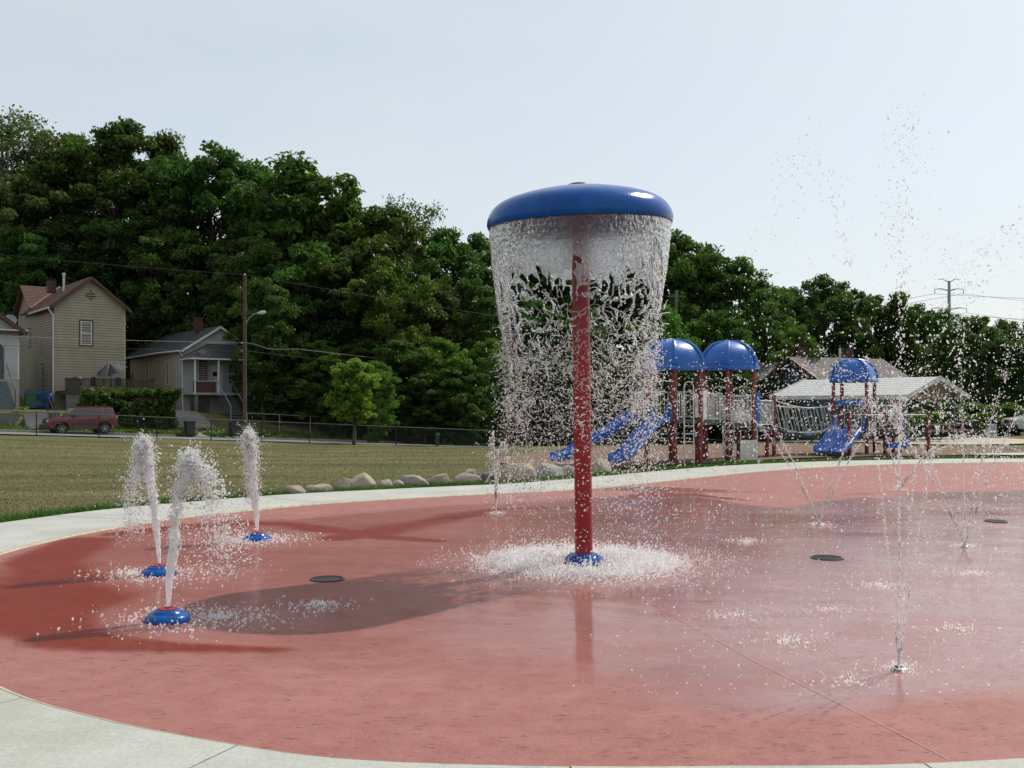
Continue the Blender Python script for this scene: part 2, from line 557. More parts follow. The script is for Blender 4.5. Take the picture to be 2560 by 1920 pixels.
# roughness of the film: calm in smooth patches, broken where drops land
rg = 0.13 + 0.14 * w1
calm = np.maximum.reduce([ell(-4.1, 8.9, 1.0, 2.2, 0.4, 0.5), ell(-4.2, 11.8, 0.9, 2.2, 0.4), ell(-1.6, 14.6, 1.9, 0.7, 0.4, 0.15),
                          ell(0.75, 8.0, 1.5, 1.5, 0.4), ell(3.2, 14.9, 2.6, 0.5, 0.4), 0.8 * ell(2.4, 19.4, 1.6, 0.6, 0.4)])
rough_z = np.maximum.reduce([ell(-2.6, 7.6, 1.0, 0.8), ell(-3.45, 9.8, 1.1, 0.7), ell(-3.1, 12.4, 1.5, 0.8), ell(0.76, 10.5, 1.7, 1.3)])
rg = np.clip(rg * (1 - 0.72 * calm) + 0.16 * rough_z, 0.045, 0.5)
def pl_dist(pts):
    d = np.full(len(x), 99.0)
    for (ax, ay, aw), (bx_, by_, bw) in zip(pts[:-1], pts[1:]):
        t_ = np.clip(((x - ax) * (bx_ - ax) + (y - ay) * (by_ - ay)) / ((bx_ - ax) ** 2 + (by_ - ay) ** 2), 0, 1)
        d = np.minimum(d, np.hypot(x - ax - t_ * (bx_ - ax), y - ay - t_ * (by_ - ay)) / (aw + t_ * (bw - aw)))
    return d
# wet channels with the dark tree reflection painted into their colour
wet_refl_paint = np.zeros(len(x))
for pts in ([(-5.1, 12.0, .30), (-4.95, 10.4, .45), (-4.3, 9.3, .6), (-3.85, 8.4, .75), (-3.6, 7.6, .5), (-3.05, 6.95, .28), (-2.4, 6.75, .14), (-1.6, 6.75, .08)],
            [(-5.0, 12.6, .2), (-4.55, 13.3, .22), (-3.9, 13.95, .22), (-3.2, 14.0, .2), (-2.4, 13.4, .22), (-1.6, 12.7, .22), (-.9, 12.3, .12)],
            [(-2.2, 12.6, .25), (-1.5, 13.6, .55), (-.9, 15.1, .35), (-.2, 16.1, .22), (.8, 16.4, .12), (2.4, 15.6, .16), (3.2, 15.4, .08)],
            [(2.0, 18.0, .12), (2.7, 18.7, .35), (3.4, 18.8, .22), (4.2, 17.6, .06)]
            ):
    wet_refl_paint = np.maximum(wet_refl_paint, 1 - sstep(.55, 1.25, pl_dist(pts) + 1.3 * w1 + .5 * w2))
wet = np.maximum(wet, wet_refl_paint)
rg = np.clip(rg * (1 - .6 * wet_refl_paint), .04, .5)
gloss = np.clip((.42 + .55 * sstep(-.8, 1.6, x)) * (1 - .25 * rough_z), 0, 1)
gloss = gloss * (1 - wet_refl_paint) + .13 * wet_refl_paint
pits = np.clip(rough_z + 0.55 * sstep(0.5, 2.5, x) * (1 - sstep(20, 24, y)), 0, 1)
Fp = []
ida = np.arange((NR + 1) * NA).reshape(NR + 1, NA)
nxt = np.roll(ida, -1, 1)
Fp = np.stack([ida[:-1].ravel(), ida[1:].ravel(), nxt[1:].ravel(), nxt[:-1].ravel()], 1)

def make_pad_mat():
    m, nt, p, out = node_mat("red_wet_concrete")
    def attr(n):
        a = nt.nodes.new("ShaderNodeAttribute"); a.attribute_name = n; return a.outputs['Fac']
    wet0 = attr("wet"); wn_ = noise(nt, 6.5, 8, .75, (.8, 1.3, 1))
    wmr = nt.nodes.new("ShaderNodeMapRange"); wmr.inputs[1].default_value = .10; wmr.inputs[2].default_value = .90
    nt.links.new(math_n(nt, 'ADD', wet0, math_n(nt, 'MULTIPLY', math_n(nt, 'SUBTRACT', wn_, .5), .9)), wmr.inputs[0])
    wet_ = wmr.outputs[0]; rg_ = attr("film"); pit_ = attr("pits"); wet_refl_paint_ = attr("wet_refl_paint"); gloss_ = attr("gloss")
    n_big = noise(nt, 0.7, 6, 0.6); n_mid = noise(nt, 5, 6, 0.7, (1, 1, 1)); n_f = noise(nt, 90, 4, 0.75)
    dry = ramp(nt, n_big, (0.280, 0.114, 0.101), (0.335, 0.148, 0.132), 0.3, 0.7)
    dry = mixc(nt, 0.6, dry, ramp(nt, n_mid, (0.245, 0.090, 0.077), (0.355, 0.170, 0.150), 0.3, 0.72))
    dry = mixc(nt, 1.0, dry, ramp(nt, n_f, (0.78, 0.75, 0.75), (1.20, 1.20, 1.20), 0.32, 0.68), 'MULTIPLY')
    # small dark chips and worn streaks
    chips = ramp(nt, noise(nt, 26, 2, 0.5, (0.45, 1.5, 1)), (1, 1, 1), (0.5, 0.4, 0.4), 0.64, 0.69)
    dry = mixc(nt, 0.8, dry, mixc(nt, 1.0, dry, chips, 'MULTIPLY'))
    worn = ramp(nt, noise(nt, 1.6, 8, 0.8, (0.7, 1.4, 1)), (0, 0, 0), (1, 1, 1), 0.50, 0.74)
    dry = mixc(nt, math_n(nt, 'MULTIPLY', worn, 0.5), dry, (0.40, 0.20, 0.145))
    wetc = mixc(nt, 1.0, dry, (0.88, 0.70, 0.64), 'MULTIPLY')
    c = mixc(nt, math_n(nt, 'MULTIPLY', wet_, 0.9), dry, wetc)
    c = mixc(nt, math_n(nt, 'MULTIPLY', wet_refl_paint_, .95), c, mixc(nt, 1.0, dry, (0.56, 0.13, 0.03), 'MULTIPLY'))  # darkened red imitates trees mirrored in the wet film
    nt.links.new(c, p.inputs['Base Color'])
    rr = nt.nodes.new("ShaderNodeMapRange"); nt.links.new(wet_, rr.inputs[0])
    rr.inputs[3].default_value = 0.62; rr.inputs[4].default_value = 0.45
    nt.links.new(rr.outputs[0], p.inputs['Roughness'])
    nt.links.new(bump(nt, n_f, 0.35, 0.004), p.inputs['Normal'])
    p.inputs['Specular IOR Level'].default_value = .14
    gm = ramp(nt, noise(nt, 1.7, 7, .65, (.6, 1.5, 1), dist=.7), (.62, .62, .62), (1, 1, 1), .34, .56)
    nt.links.new(math_n(nt, 'MULTIPLY', math_n(nt, 'MULTIPLY', gloss_, wet_), gm), p.inputs['Coat Weight'])
    p.inputs['Coat IOR'].default_value = 1.40
    nt.links.new(rg_, p.inputs['Coat Roughness'])
    rip = noise(nt, 7, 5, 0.65, (0.55, 1.25, 1), dist=0.8)
    rip2 = noise(nt, 33, 3, 0.6, (0.8, 1.2, 1), dist=0.5)
    v = nt.nodes.new("ShaderNodeTexVoronoi"); v.inputs['Scale'].default_value = 15
    tc = nt.nodes.new("ShaderNodeTexCoord"); va = nt.nodes.new("ShaderNodeVectorMath"); va.operation = 'MULTIPLY_ADD'; va.inputs[1].default_value = (.12, .12, .12)
    nz = nt.nodes.new("ShaderNodeTexNoise"); nz.inputs['Scale'].default_value = 4; nt.links.new(tc.outputs['Object'], nz.inputs['Vector'])
    nt.links.new(nz.outputs['Color'], va.inputs[0]); nt.links.new(tc.outputs['Object'], va.inputs[2])
    v.inputs['Randomness'].default_value = 1.0
    nt.links.new(va.outputs[0], v.inputs['Vector'])
    ring = math_n(nt, 'SINE', math_n(nt, 'MULTIPLY', v.outputs['Distance'], 34.0))
    ring = math_n(nt, 'MULTIPLY', ring, math_n(nt, 'LESS_THAN', v.outputs['Distance'], 0.38))
    b1 = bump(nt, rip, 0.045, 0.02)
    b2 = bump(nt, rip2, 0.05, 0.006, b1)
    b3 = bump(nt, ring, math_n(nt, 'MULTIPLY', pit_, 0.13), 0.004, b2)
    nt.links.new(b3, p.inputs['Coat Normal'])
    return m
PADM = make_pad_mat()
pad = add_obj("splash_pad", np_mesh("splash_pad", np.stack([x, y, z], 1), Fp, PADM, True, {"wet": wet, "film": rg, "pits": pits, "wet_refl_paint": wet_refl_paint, "gloss": gloss}))
tag(pad, "wet red concrete splash pad floor", "splash pad", kind="structure")
def pad_z(px, py):
    d = -pad_dist(np.array([px]), np.array([py]))[0]
    return float(-0.055 * sstep(0, 2.4, d))

# tan edging strip and one sawn joint across the pad
EDGE = M("edge_sealant", (0.42, 0.39, 0.26), 0.8, 0.25, 9)
e0 = np.c_[PAD - PAD_N * 0.004, np.full(480, 0.006)]; e1 = np.c_[PAD + PAD_N * 0.035, np.full(480, 0.021)]
e2 = np.c_[PAD + PAD_N * 0.036, np.full(480, -0.08)]; e3 = np.c_[PAD - PAD_N * 0.004, np.full(480, -0.08)]
ia = np.arange(480); ib = np.roll(ia, -1)
Fe = np.vstack([np.stack([ia + a * 480, ib + a * 480, ib + b * 480, ia + b * 480], 1) for a, b in ((0, 1), (1, 2), (3, 0))])
tag(add_obj("edging_strip", np_mesh("edging_strip", np.vstack([e0, e1, e2, e3]), Fe, EDGE)), "thin tan sealant strip between the red pad and concrete walk", "edging", kind="structure")
jb = MB()
ja, jc = Vector((1.02, 9.1, 0)), Vector((1.98, 4.52, 0))
jp = [ja.lerp(jc, k / 30) for k in range(31)]
jd = (jc - ja).normalized(); js = Vector((jd.y, -jd.x, 0))
vv = []
for q in jp:
    zz = pad_z(q.x, q.y) + 0.018 * float(fbm(xy3([q.x], [q.y], 0.75), 21, 4)[0] - 0.5) + 0.004
    vv += [q + js * 0.0022 + Vector((0, 0, zz)), q - js * 0.0022 + Vector((0, 0, zz))]
jb.add(vv, [(2 * k, 2 * k + 1, 2 * k + 3, 2 * k + 2) for k in range(30)])
tag(jb.build("expansion_joint", M("joint_filler", (0.44, 0.25, 0.19), 0.7, 0.2, 10)), "thin pale joint line running across the pad to its front edge", "joint", kind="structure")

# concrete walk round the pad, slab by slab
walk = tag(empty("concrete_walk", (0, 0, 0)), "pale concrete walk ringing the red pad", "walk", kind="structure")
arc = np.r_[0, np.cumsum(np.hypot(*np.diff(np.vstack([PAD, PAD[:1]]), axis=0).T))]
j0 = arc[np.argmin(np.hypot(PAD[:, 0] + 1.3, PAD[:, 1] - 4.7))]
nslab = int(round(PAD_LEN / 1.56))
def at_arc(a):
    a = a % PAD_LEN
    q = np.interp(a, arc, np.r_[np.arange(480), 480])
    i = int(q) % 480; f = q - int(q); j = (i + 1) % 480
    return PAD[i] * (1 - f) + PAD[j] * f, PAD_N[i] * (1 - f) + PAD_N[j] * f
for k in range(nslab):
    a0 = j0 + k * PAD_LEN / nslab + 0.005; a1 = j0 + (k + 1) * PAD_LEN / nslab - 0.005
    vs_ = []; fs_ = []; ns = 7
    zt = 0.022 + random.uniform(-0.002, 0.002)
    for i in range(ns):
        p, nrm = at_arc(a0 + (a1 - a0) * i / (ns - 1))
        for d, zz in ((0.037, -0.09), (0.037, zt - 0.006), (0.043, zt), (WALK_W - 0.008, zt), (WALK_W, zt - 0.008), (WALK_W, -0.09)):
            q = p + nrm * d
            vs_.append((q[0], q[1], zz))
    for i in range(ns - 1):
        for c in range(5):
            fs_.append((i * 6 + c, (i + 1) * 6 + c, (i + 1) * 6 + c + 1, i * 6 + c + 1))
    fs_.append(tuple(range(5, -1, -1))); fs_.append(tuple((ns - 1) * 6 + c for c in range(6)))
    MB().add(vs_, fs_).build("slab", CONC, walk)

# ------------------------------------------------------------------ road, kerb, drive, mulch, shelter slab
def strip(name, s0, s1, n0, n1, dz, mat, ds=2.0, dn=2.0, thick=0.0):
    ss = np.linspace(s0, s1, max(2, int((s1 - s0) / ds) + 1)); nn = np.linspace(n0, n1, max(2, int(abs(n1 - n0) / dn) + 1))
    S, N = np.meshgrid(ss, nn)
    X = P0[0] + SX * S - SY * N; Y = P0[1] + SY * S + SX * N
    return np_sheet(name, X, Y, ground_z(X, Y) + dz, mat)
def np_sheet(name, X, Y, Z, mat):
    r, c = X.shape
    i = np.arange(r * c).reshape(r, c)
    F = np.stack([i[:-1, :-1].ravel(), i[:-1, 1:].ravel(), i[1:, 1:].ravel(), i[1:, :-1].ravel()], 1)
    return add_obj(name, np_mesh(name, np.stack([X.ravel(), Y.ravel(), Z.ravel()], 1), F, mat, True))
tag(strip("road", -70, 66, 1.9, 10.3, 0.035, ASPH), "grey asphalt street behind the black fence", "road", kind="structure")
for nm, nn_ in (("kerb", 10.42),):
    b = MB()
    for k in range(-70, 66, 2):
        if 10.5 < k + 1 < 14.5: continue
        za, zb = float(road_z(k)), float(road_z(k + 2))
        a, c = st(k, nn_ - .1), st(k + 1.98, nn_ - .1); d, e = st(k + 1.98, nn_ + .1), st(k, nn_ + .1)
        b.add([(a.x, a.y, za - .1), (c.x, c.y, zb - .1), (d.x, d.y, zb - .1), (e.x, e.y, za - .1),
               (a.x, a.y, za + .16), (c.x, c.y, zb + .16), (d.x, d.y, zb + .17), (e.x, e.y, za + .17)],
              [(3, 2, 1, 0), (4, 5, 6, 7), (0, 1, 5, 4), (1, 2, 6, 5), (2, 3, 7, 6), (3, 0, 4, 7)])
    tag(b.build(nm, KERB), "low concrete kerb along the far side of the street", "kerb", kind="structure")
tag(strip("driveway", 11.2, 14.0, 10.3, 19.0, 0.05, DRIVE, 0.5, 0.5), "worn gravel driveway beside the white house", "driveway", kind="structure")

def blob_sheet(name, pts, dz, mat, n=90, rings=24, wob=0.25):
    P, _ = resample(closed_spline(pts, 10), n)
    P = P + (vnoise(xy3(P[:, 0], P[:, 1], 1.1), 5)[:, None] - 0.5) * wob
    c = P.mean(0)
    t = np.linspace(0, 1, rings)
    V = (c[None, None] + t[:, None, None] * (P[None] - c[None, None])).reshape(-1, 2)
    Z = ground_z(V[:, 0], V[:, 1]) + dz + (fbm(xy3(V[:, 0], V[:, 1], 0.35), 3, 3) - 0.5) * 0.10
    i = np.arange(rings * n).reshape(rings, n); nx_ = np.roll(i, -1, 1)
    F = np.stack([i[:-1].ravel(), i[1:].ravel(), nx_[1:].ravel(), nx_[:-1].ravel()], 1)
    return add_obj(name, np_mesh(name, np.c_[V, Z], F, mat, True))
tag(blob_sheet("mulch_bed", [(-0.2, 27.2), (1.0, 25.2), (2.6, 25.6), (4.4, 27.2), (6.6, 29.0), (9.0, 30.7), (12, 32.2), (15.5, 33.0), (19, 35), (17, 39), (12, 41.5), (6, 40.5), (2, 36.5), (0, 32)], 0.03, MULCH, wob=0.5),
    "brown bark mulch bed under the playground", "mulch", kind="structure")
tag(blob_sheet("tree_mulch_ring", [(-11.2, 60.0), (-9.6, 59.0), (-8.0, 59.6), (-7.6, 60.6), (-8.6, 61.4), (-10.4, 61.2)], 0.06, M("dark_mulch", (0.075, 0.05, 0.035), 0.95, 0.3, 6, 0.6, 30), 40, 8), "dark mulch ring round the young lawn tree", "mulch", kind="structure")
TANC = make_concrete_mat("tan_concrete", (0.36, 0.31, 0.23), (0.44, 0.385, 0.29), (0.30, 0.26, 0.2))
tag(blob_sheet("shelter_slab", [(12.2, 50.5), (15, 45.5), (18.3, 41.5), (22, 43.0), (25, 46), (24, 51), (18, 55)], 0.045, TANC, 90, 16, 0.05), "tan concrete slab under the picnic shelter", "slab", kind="structure")
tag(blob_sheet("side_path", [(14.8, 32.3), (16.4, 32.0), (22, 32.4), (30, 33.2), (30, 34.6), (22, 33.8), (17, 33.5)], 0.06, CONC, 90, 8, 0.0), "pale concrete path curving away beyond the pad", "path", kind="structure")
# ------------------------------------------------------------------ water mushroom
BLUE = M("blue_fibreglass", (0.002, 0.068, 0.29), 0.17, 0.16, 5, 0.14, 60, dirt=(.012, .105, .35))
BLUE.node_tree.nodes['Principled BSDF'].inputs['Specular IOR Level'].default_value = .22
RED = M("red_paint", (0.31, 0.006, 0.012), 0.32, 0.12, 4, 0.05, 90)
DARKP = M("dark_plastic", (0.018, 0.02, 0.022), 0.45, 0.2, 8)
STEEL = M("galvanised_steel", (0.42, 0.43, 0.44), 0.4, 0.15, 12, metal=0.8)
MX, MY = 0.764, 10.56
DX, DY, LIPZ = 0.717, 10.56, 3.555
TILT = Matrix.Rotation(math.radians(2.6), 3, 'X') @ Matrix.Rotation(math.radians(-2.0), 3, 'Y')
mz = pad_z(MX, MY)
mush = thing("water_mushroom", (MX, MY, mz), "tall water mushroom with blue dome and red pole in the middle of the pad", "water feature")
prof = [(0.0, .380), (.14, .375), (.28, .360), (.42, .338), (.56, .309), (.68, .278), (.77, .249), (.83, .223), (.875, .196), (.912, .164), (.942, .127), (.965, .086), (.98, .042), (.985, .0),
        (.975, -.04), (.945, -.055), (.91, -.045), (.88, -.01), (.80, .05), (.62, .11), (.36, .15), (.10, .17)]
MB().lathe(prof, (DX, DY, LIPZ), 96, TILT).build("dome", BLUE, mush, True)
cp = TILT @ Vector((0, 0, .368))
MB().lathe([(0, .052), (.08, .048), (.13, .03), (.15, .0), (.15, -.03)], (DX + cp.x, DY + cp.y, LIPZ + cp.z), 40, TILT).build("cap", DARKP, mush, True)
MB().tube([(MX, MY, mz + .02), (MX * .5 + DX * .5, MY, 1.9), (DX + .003, DY, LIPZ + .19)], [.094, .092, .09], 40).build("pole", RED, mush, True)
bs = MB().lathe([(.205, 0), (.208, .028), (.198, .058), (.172, .086), (.13, .104), (.10, .109), (.085, .109)], (MX, MY, mz), 48).build("base", BLUE, mush, True)
for a in (-40, 50, 140, 230):
    w = math.radians(a); MB().lathe([(.0, .012), (.014, .01), (.016, 0)], (MX + .165 * math.cos(w), MY + .165 * math.sin(w), mz + .088), 10).build("bolt_cover", DARKP, bs, True)

# ------------------------------------------------------------------ ground spouts
spouts = [(-2.64, 7.63, "blue domed ground spout nearest the camera, with red top ring"),
          (-3.47, 9.78, "blue domed ground spout partly hidden behind the nearest jet"),
          (-3.17, 12.37, "blue domed ground spout farthest back by the walk")]
for (sx_, sy_, lb) in spouts:
    zb = pad_z(sx_, sy_)
    t = thing("ground_spout", (sx_, sy_, zb), lb, "spout", "blue ground spouts")
    MB().lathe([(.168, 0), (.170, .018), (.162, .040), (.142, .058), (.120, .063), (.114, .068), (.106, .080), (.09, .090), (.07, .094)], (sx_, sy_, zb), 48).build("shell", BLUE, t, True)
    MB().lathe([(.072, .080), (.072, .099), (.060, .102), (.028, .102), (.026, .09)], (sx_, sy_, zb), 36).build("top_ring", RED, t, True)
    w = math.radians(-50)
    MB().lathe([(0, .012), (.012, .012), (.018, .006), (.018, -.02)], (sx_ + .125 * math.cos(w), sy_ + .125 * math.sin(w), zb + .058), 14,
               Matrix.Rotation(w, 3, 'Z') @ Matrix.Rotation(math.radians(55), 3, 'Y')).build("bolt_hole", DARKP, t, True)

# ------------------------------------------------------------------ flush nozzles and drains
NOZ = [(2.42, 6.23, "flush steel spray nozzle closest to the front edge of the pad"), (5.37, 11.8, "flush steel spray nozzle near the pad's far drain"),
       (4.32, 14.0, "flush steel spray nozzle with wide split jets"), (7.7, 19.8, "small steel spray nozzle at the far side of the pad"), (-0.25, 15.5, "small flush nozzle between the spouts and the mushroom")]
for (a, c, lb) in NOZ:
    zb = pad_z(a, c) + .006
    t = thing("spray_nozzle", (a, c, zb), lb, "nozzle", "flush spray nozzles")
    MB().lathe([(.047, -.02), (.047, .006), (.042, .010), (.026, .010), (.024, .003), (0, .003)], (a, c, zb), 32).build("rim", STEEL, t, True)
    b = MB()
    for k in range(5):
        w = k * 2 * math.pi / 5; b.lathe([(0, .022), (.005, .02), (.006, .002)], (a + .017 * math.cos(w), c + .017 * math.sin(w), zb), 8)
    b.build("jet_tip", DARKP, t, True)
for (a, c, r, lb) in ((-1.77, 9.55, .165, "dark round drain grate left of the mushroom"), (3.45, 10.9, .175, "dark round drain grate right of the mushroom"), (7.0, 14.4, .16, "dark round drain grate at the right side of the pad")):
    zb = pad_z(a, c) + .004
    t = thing("drain_grate", (a, c, zb), lb, "drain", "round floor drains")
    MB().lathe([(r, -.02), (r, .010), (r - .02, .013), (r - .022, -.02)], (a, c, zb), 36).build("rim", M("cast_iron", (.045, .05, .052), .5, .25, 20, metal=.5), t, True)
    MB().lathe([(r - .02, -.012), (0, -.012)], (a, c, zb), 24).build("well", M("drain_dark", (.01, .012, .012), .4), t)
    for k in range(-6, 7):
        o = k * r / 7; h = math.sqrt(max(0, (r - .018) ** 2 - o * o))
        MB().box((a + o, c, zb + .003), (.009, 2 * h, .014)).build("bar", _mats["cast_iron"], t)

# ------------------------------------------------------------------ boulders along the walk
def boulder_mat(name, c0, c1, c2):
    m, nt, p, out = node_mat(name)
    c = ramp(nt, noise(nt, 3.2, 7, .65), c0, c1, .32, .68)
    f = ramp(nt, noise(nt, 1.7, 6, .7), (0, 0, 0), (1, 1, 1), .5, .66)
    c = mixc(nt, math_n(nt, 'MULTIPLY', f, .75), c, c2)
    sp = ramp(nt, noise(nt, 60, 3, .7), (.78, .78, .78), (1.12, 1.12, 1.12), .35, .65)
    nt.links.new(mixc(nt, 1.0, c, sp, 'MULTIPLY'), p.inputs['Base Color'])
    p.inputs['Roughness'].default_value = .85
    nt.links.new(bump(nt, noise(nt, 14, 8, .7), .6, .05), p.inputs['Normal'])
    return m
ROCK = [boulder_mat("tan_boulder", (.30, .25, .19), (.46, .39, .29), (.36, .27, .20)),
        boulder_mat("grey_boulder", (.24, .225, .205), (.38, .35, .32), (.33, .25, .22)),
        boulder_mat("pink_boulder", (.27, .20, .17), (.40, .31, .26), (.30, .28, .25)),
        boulder_mat("dark_boulder", (.07, .072, .075), (.12, .12, .12), (.1, .1, .09))]
def rock_mesh(name, seed, mat, w, d, h):
    bm = bmesh.new()
    bmesh.ops.create_icosphere(bm, subdivisions=4, radius=1.0)
    V = np.array([v.co[:] for v in bm.verts])
    n = fbm(V * 1.1 + seed * 7.7, seed, 3) - .5
    n2 = fbm(V * 3.2 + seed * 3.1, seed + 9, 4) - .5
    Q = V * (1 + .75 * n + .20 * n2)[:, None]
    # a few flat facets
    r = np.random.default_rng(seed)
    for _ in range(8):
        dr = r.normal(size=3); dr /= np.linalg.norm(dr); dr[2] = abs(dr[2])
        lim = r.uniform(.5, .82)
        k = Q @ dr
        Q = Q - np.outer(np.clip(k - lim, 0, None) * .8, dr)
    Q[:, 2] = np.clip(Q[:, 2], -.45, None)
    Q -= [(Q[:, 0].min() + Q[:, 0].max()) / 2, (Q[:, 1].min() + Q[:, 1].max()) / 2, Q[:, 2].min()]
    Q *= [w / np.ptp(Q[:, 0]), d / np.ptp(Q[:, 1]), h * 1.12 / np.ptp(Q[:, 2])]
    Q[:, 2] -= h * .12
    for v, q in zip(bm.verts, Q): v.co = q
    me = bpy.data.meshes.new(name); bm.to_mesh(me); bm.free()
    for p in me.polygons: p.use_smooth = True
    me.materials.append(mat)
    return me
# (px centre, base y, width px, height px, material, label) read off the photograph, placed on the ground by their base line
rocks = [(733, 1236, 66, 17, 2, "low pinkish boulder at the end of the rock row by the lawn"),
         (795, 1232, 72, 17, 0, "flat tan boulder second from the lawn end of the row"),
         (857, 1226, 50, 26, 2, "small pinkish grey boulder leaning on a larger tan one"),
         (903, 1225, 76, 38, 0, "tallest tan peaked boulder in the lawn half of the row"),
         (961, 1220, 50, 18, 0, "small tan wedge boulder beside the tall peaked one"),
         (997, 1217, 36, 14, 1, "small flat grey boulder sunk in the grass"),
         (1038, 1216, 78, 24, 1, "long flat grey boulder in mid row"),
         (1100, 1211, 60, 24, 0, "rounded tan boulder before the brownish one"),
         (1164, 1208, 80, 22, 2, "brownish loaf shaped boulder near the small nozzle"),
         (1174, 1190, 32, 14, 0, "small pale boulder peeping over the brownish loaf"),
         (1214, 1204, 56, 19, 3, "dark flat slab of rock behind the thin jets"),
         (1294, 1200, 98, 38, 0, "large pale tan boulder left of the mushroom pole"),
         (1375, 1192, 72, 30, 1, "grey domed boulder next to the large pale one"),
         (1418, 1186, 44, 20, 1, "small grey boulder just beside the red pole"),
         (1500, 1181, 62, 31, 0, "square pale boulder at the foot of the blue slide")]
for k, (px, by, wpx, hpx, mi, lb) in enumerate(rocks):
    Y = 1.6 * 2489 / (by - 1018); X = (px - 1280) / 2489 * Y; sc = Y / 2489
    wd = wpx * sc
    Y += wd * .30
    X = (px - 1280) / 2489 * Y
    o = add_obj("boulder", rock_mesh("boulder", 40 + k, ROCK[mi], wd * 1.03, wd * .72, hpx * sc * 1.05 + .03), None, (X, Y, gz(X, Y) - .01), (0, 0, random.uniform(-.2, .2)))
    tag(o, lb, "boulder", "boulders along the walk")
# ------------------------------------------------------------------ playground
PRED = M("playground_red", (0.17, 0.014, 0.013), 0.42, 0.18, 5, coat=0.2, dirt=(0.16, 0.03, 0.025))
PBLUE = M("playground_blue", (0.004, 0.10, 0.40), 0.33, 0.14, 3.0, 0.05, 40, dirt=(0.02, 0.13, 0.42))
PWHITE = M("cream_steel", (0.60, 0.60, 0.55), 0.45, 0.12, 7, dirt=(0.42, 0.41, 0.37))
PDECK = M("green_grey_deck", (0.055, 0.085, 0.088), 0.6, 0.2, 8)
A_C, B_C, C_C = (4.57, 28.3), (6.59, 30.2), (11.75, 34.2)
play = thing("play_structure", (7.0, 30.5, 0), "red posted play structure with blue domes, slides and cream railings", "play structure")
g0 = 0.0
def post(x_, y_, z1, r=.062):
    b = MB().tube([(x_, y_, gz(x_, y_) - .15), (x_, y_, z1)], r, 14)
    b.lathe([(r + .004, -.03), (r + .004, .012), (r * .6, .035), (0, .042)], (x_, y_, z1), 14)
    return b.build("post", PRED, play, True)
def hexpts(c, r, ph):
    return [(c[0] + r * math.cos(math.radians(ph + 60 * k)), c[1] + r * math.sin(math.radians(ph + 60 * k))) for k in range(6)]
HA = hexpts(A_C, .84, 25); HB = hexpts(B_C, .84, 15)
def deck_poly(poly, z_, th=.09):
    MB().prism(poly, 'z', z_ - th, z_).build("deck", PDECK, play)
def dome(c, poly, z0, h, over=1.1):
    P = [((p[0] - c[0]) * over, (p[1] - c[1]) * over) for p in poly]
    n = len(P); sub = 7; prof_ = []
    for k in range(13):
        a = k / 12 * math.pi / 2
        prof_.append((max(.02, math.cos(a) ** .96), math.sin(a) * h))
    ringp = []
    for i in range(n):
        a, b_ = Vector(P[i]), Vector(P[(i + 1) % n])
        for j in range(sub):
            q = a.lerp(b_, j / sub)
            ringp.append(q * (1 + .05 * math.sin(math.pi * j / sub)))
    m = len(ringp); b = MB()
    rows = [(1.05, -.13), (1.06, -.12), (1.06, -.02), (1.045, .0), (1.0, .012)] + [(r_ * 1.0, z_ + .02) for r_, z_ in prof_]
    vs_ = [(c[0] + q.x * r_, c[1] + q.y * r_, z0 + z_) for r_, z_ in rows for q in ringp]
    fs_ = [(i * m + k, i * m + (k + 1) % m, (i + 1) * m + (k + 1) % m, (i + 1) * m + k) for i in range(len(rows) - 1) for k in range(m)]
    fs_.append(tuple((len(rows) - 1) * m + k for k in range(m)))
    b.add(vs_, fs_)
    # hollow underside
    b.add([(c[0] + q.x * .98, c[1] + q.y * .98, z0 - .10) for q in ringp], [tuple(range(m))])
    roof = b.build("roof", PBLUE, play, True)
    for i in range(n):
        path = [(c[0] + P[i][0] * r_, c[1] + P[i][1] * r_, z0 + z_ + .022) for r_, z_ in prof_]
        MB().tube(path, [.055] * 9 + [.04, .035, .03, .025], 8).build("rib", PBLUE, roof, True)
dome(A_C, HA, 2.76, .74); dome(B_C, HB, 2.84, .74)
for i, p in enumerate(HA): post(p[0], p[1], 2.68)
for i, p in enumerate(HB): post(p[0], p[1], 2.76)
deck_poly(HA, 1.24); deck_poly(HB, 1.13)
link_poly = [(5.32, 27.95), (6.28, 29.5), (5.86, 29.98), (5.35, 28.62)]
deck_poly(link_poly, 1.19)
left_poly = [(3.48, 28.02), (3.79, 28.0), (3.81, 28.75), (3.48, 28.78)]
deck_poly(left_poly, 1.235)

BAL = MB().tube([(0, 0, 0), (0, 0, 1)], .0125, 6).mesh("baluster", PWHITE, True)
def railing(a, c, zd, h=.80, gap=.115, low=.08, zc=None):
    a = Vector((a[0], a[1], zd)); c = Vector((c[0], c[1], zd if zc is None else zc))
    up = Vector((0, 0, 1))
    d = (c - a); L = d.length; e = d / L
    a2 = a + e * .08; c2 = c - e * .08
    b = MB().tube([a2 + up * low, a2 + up * (h - .03), a2 + e * .03 + up * h, c2 - e * .03 + up * h, c2 + up * (h - .03), c2 + up * low, a2 + up * low], .019, 8)
    r = b.build("railing", PWHITE, play, True)
    n = max(2, int((c2 - a2).length / gap))
    for k in range(1, n):
        q = a2.lerp(c2, k / n) + up * low - org_of(play)
        o = add_obj("baluster", BAL, r, q); o.scale = (1, 1, h - low)
    return r
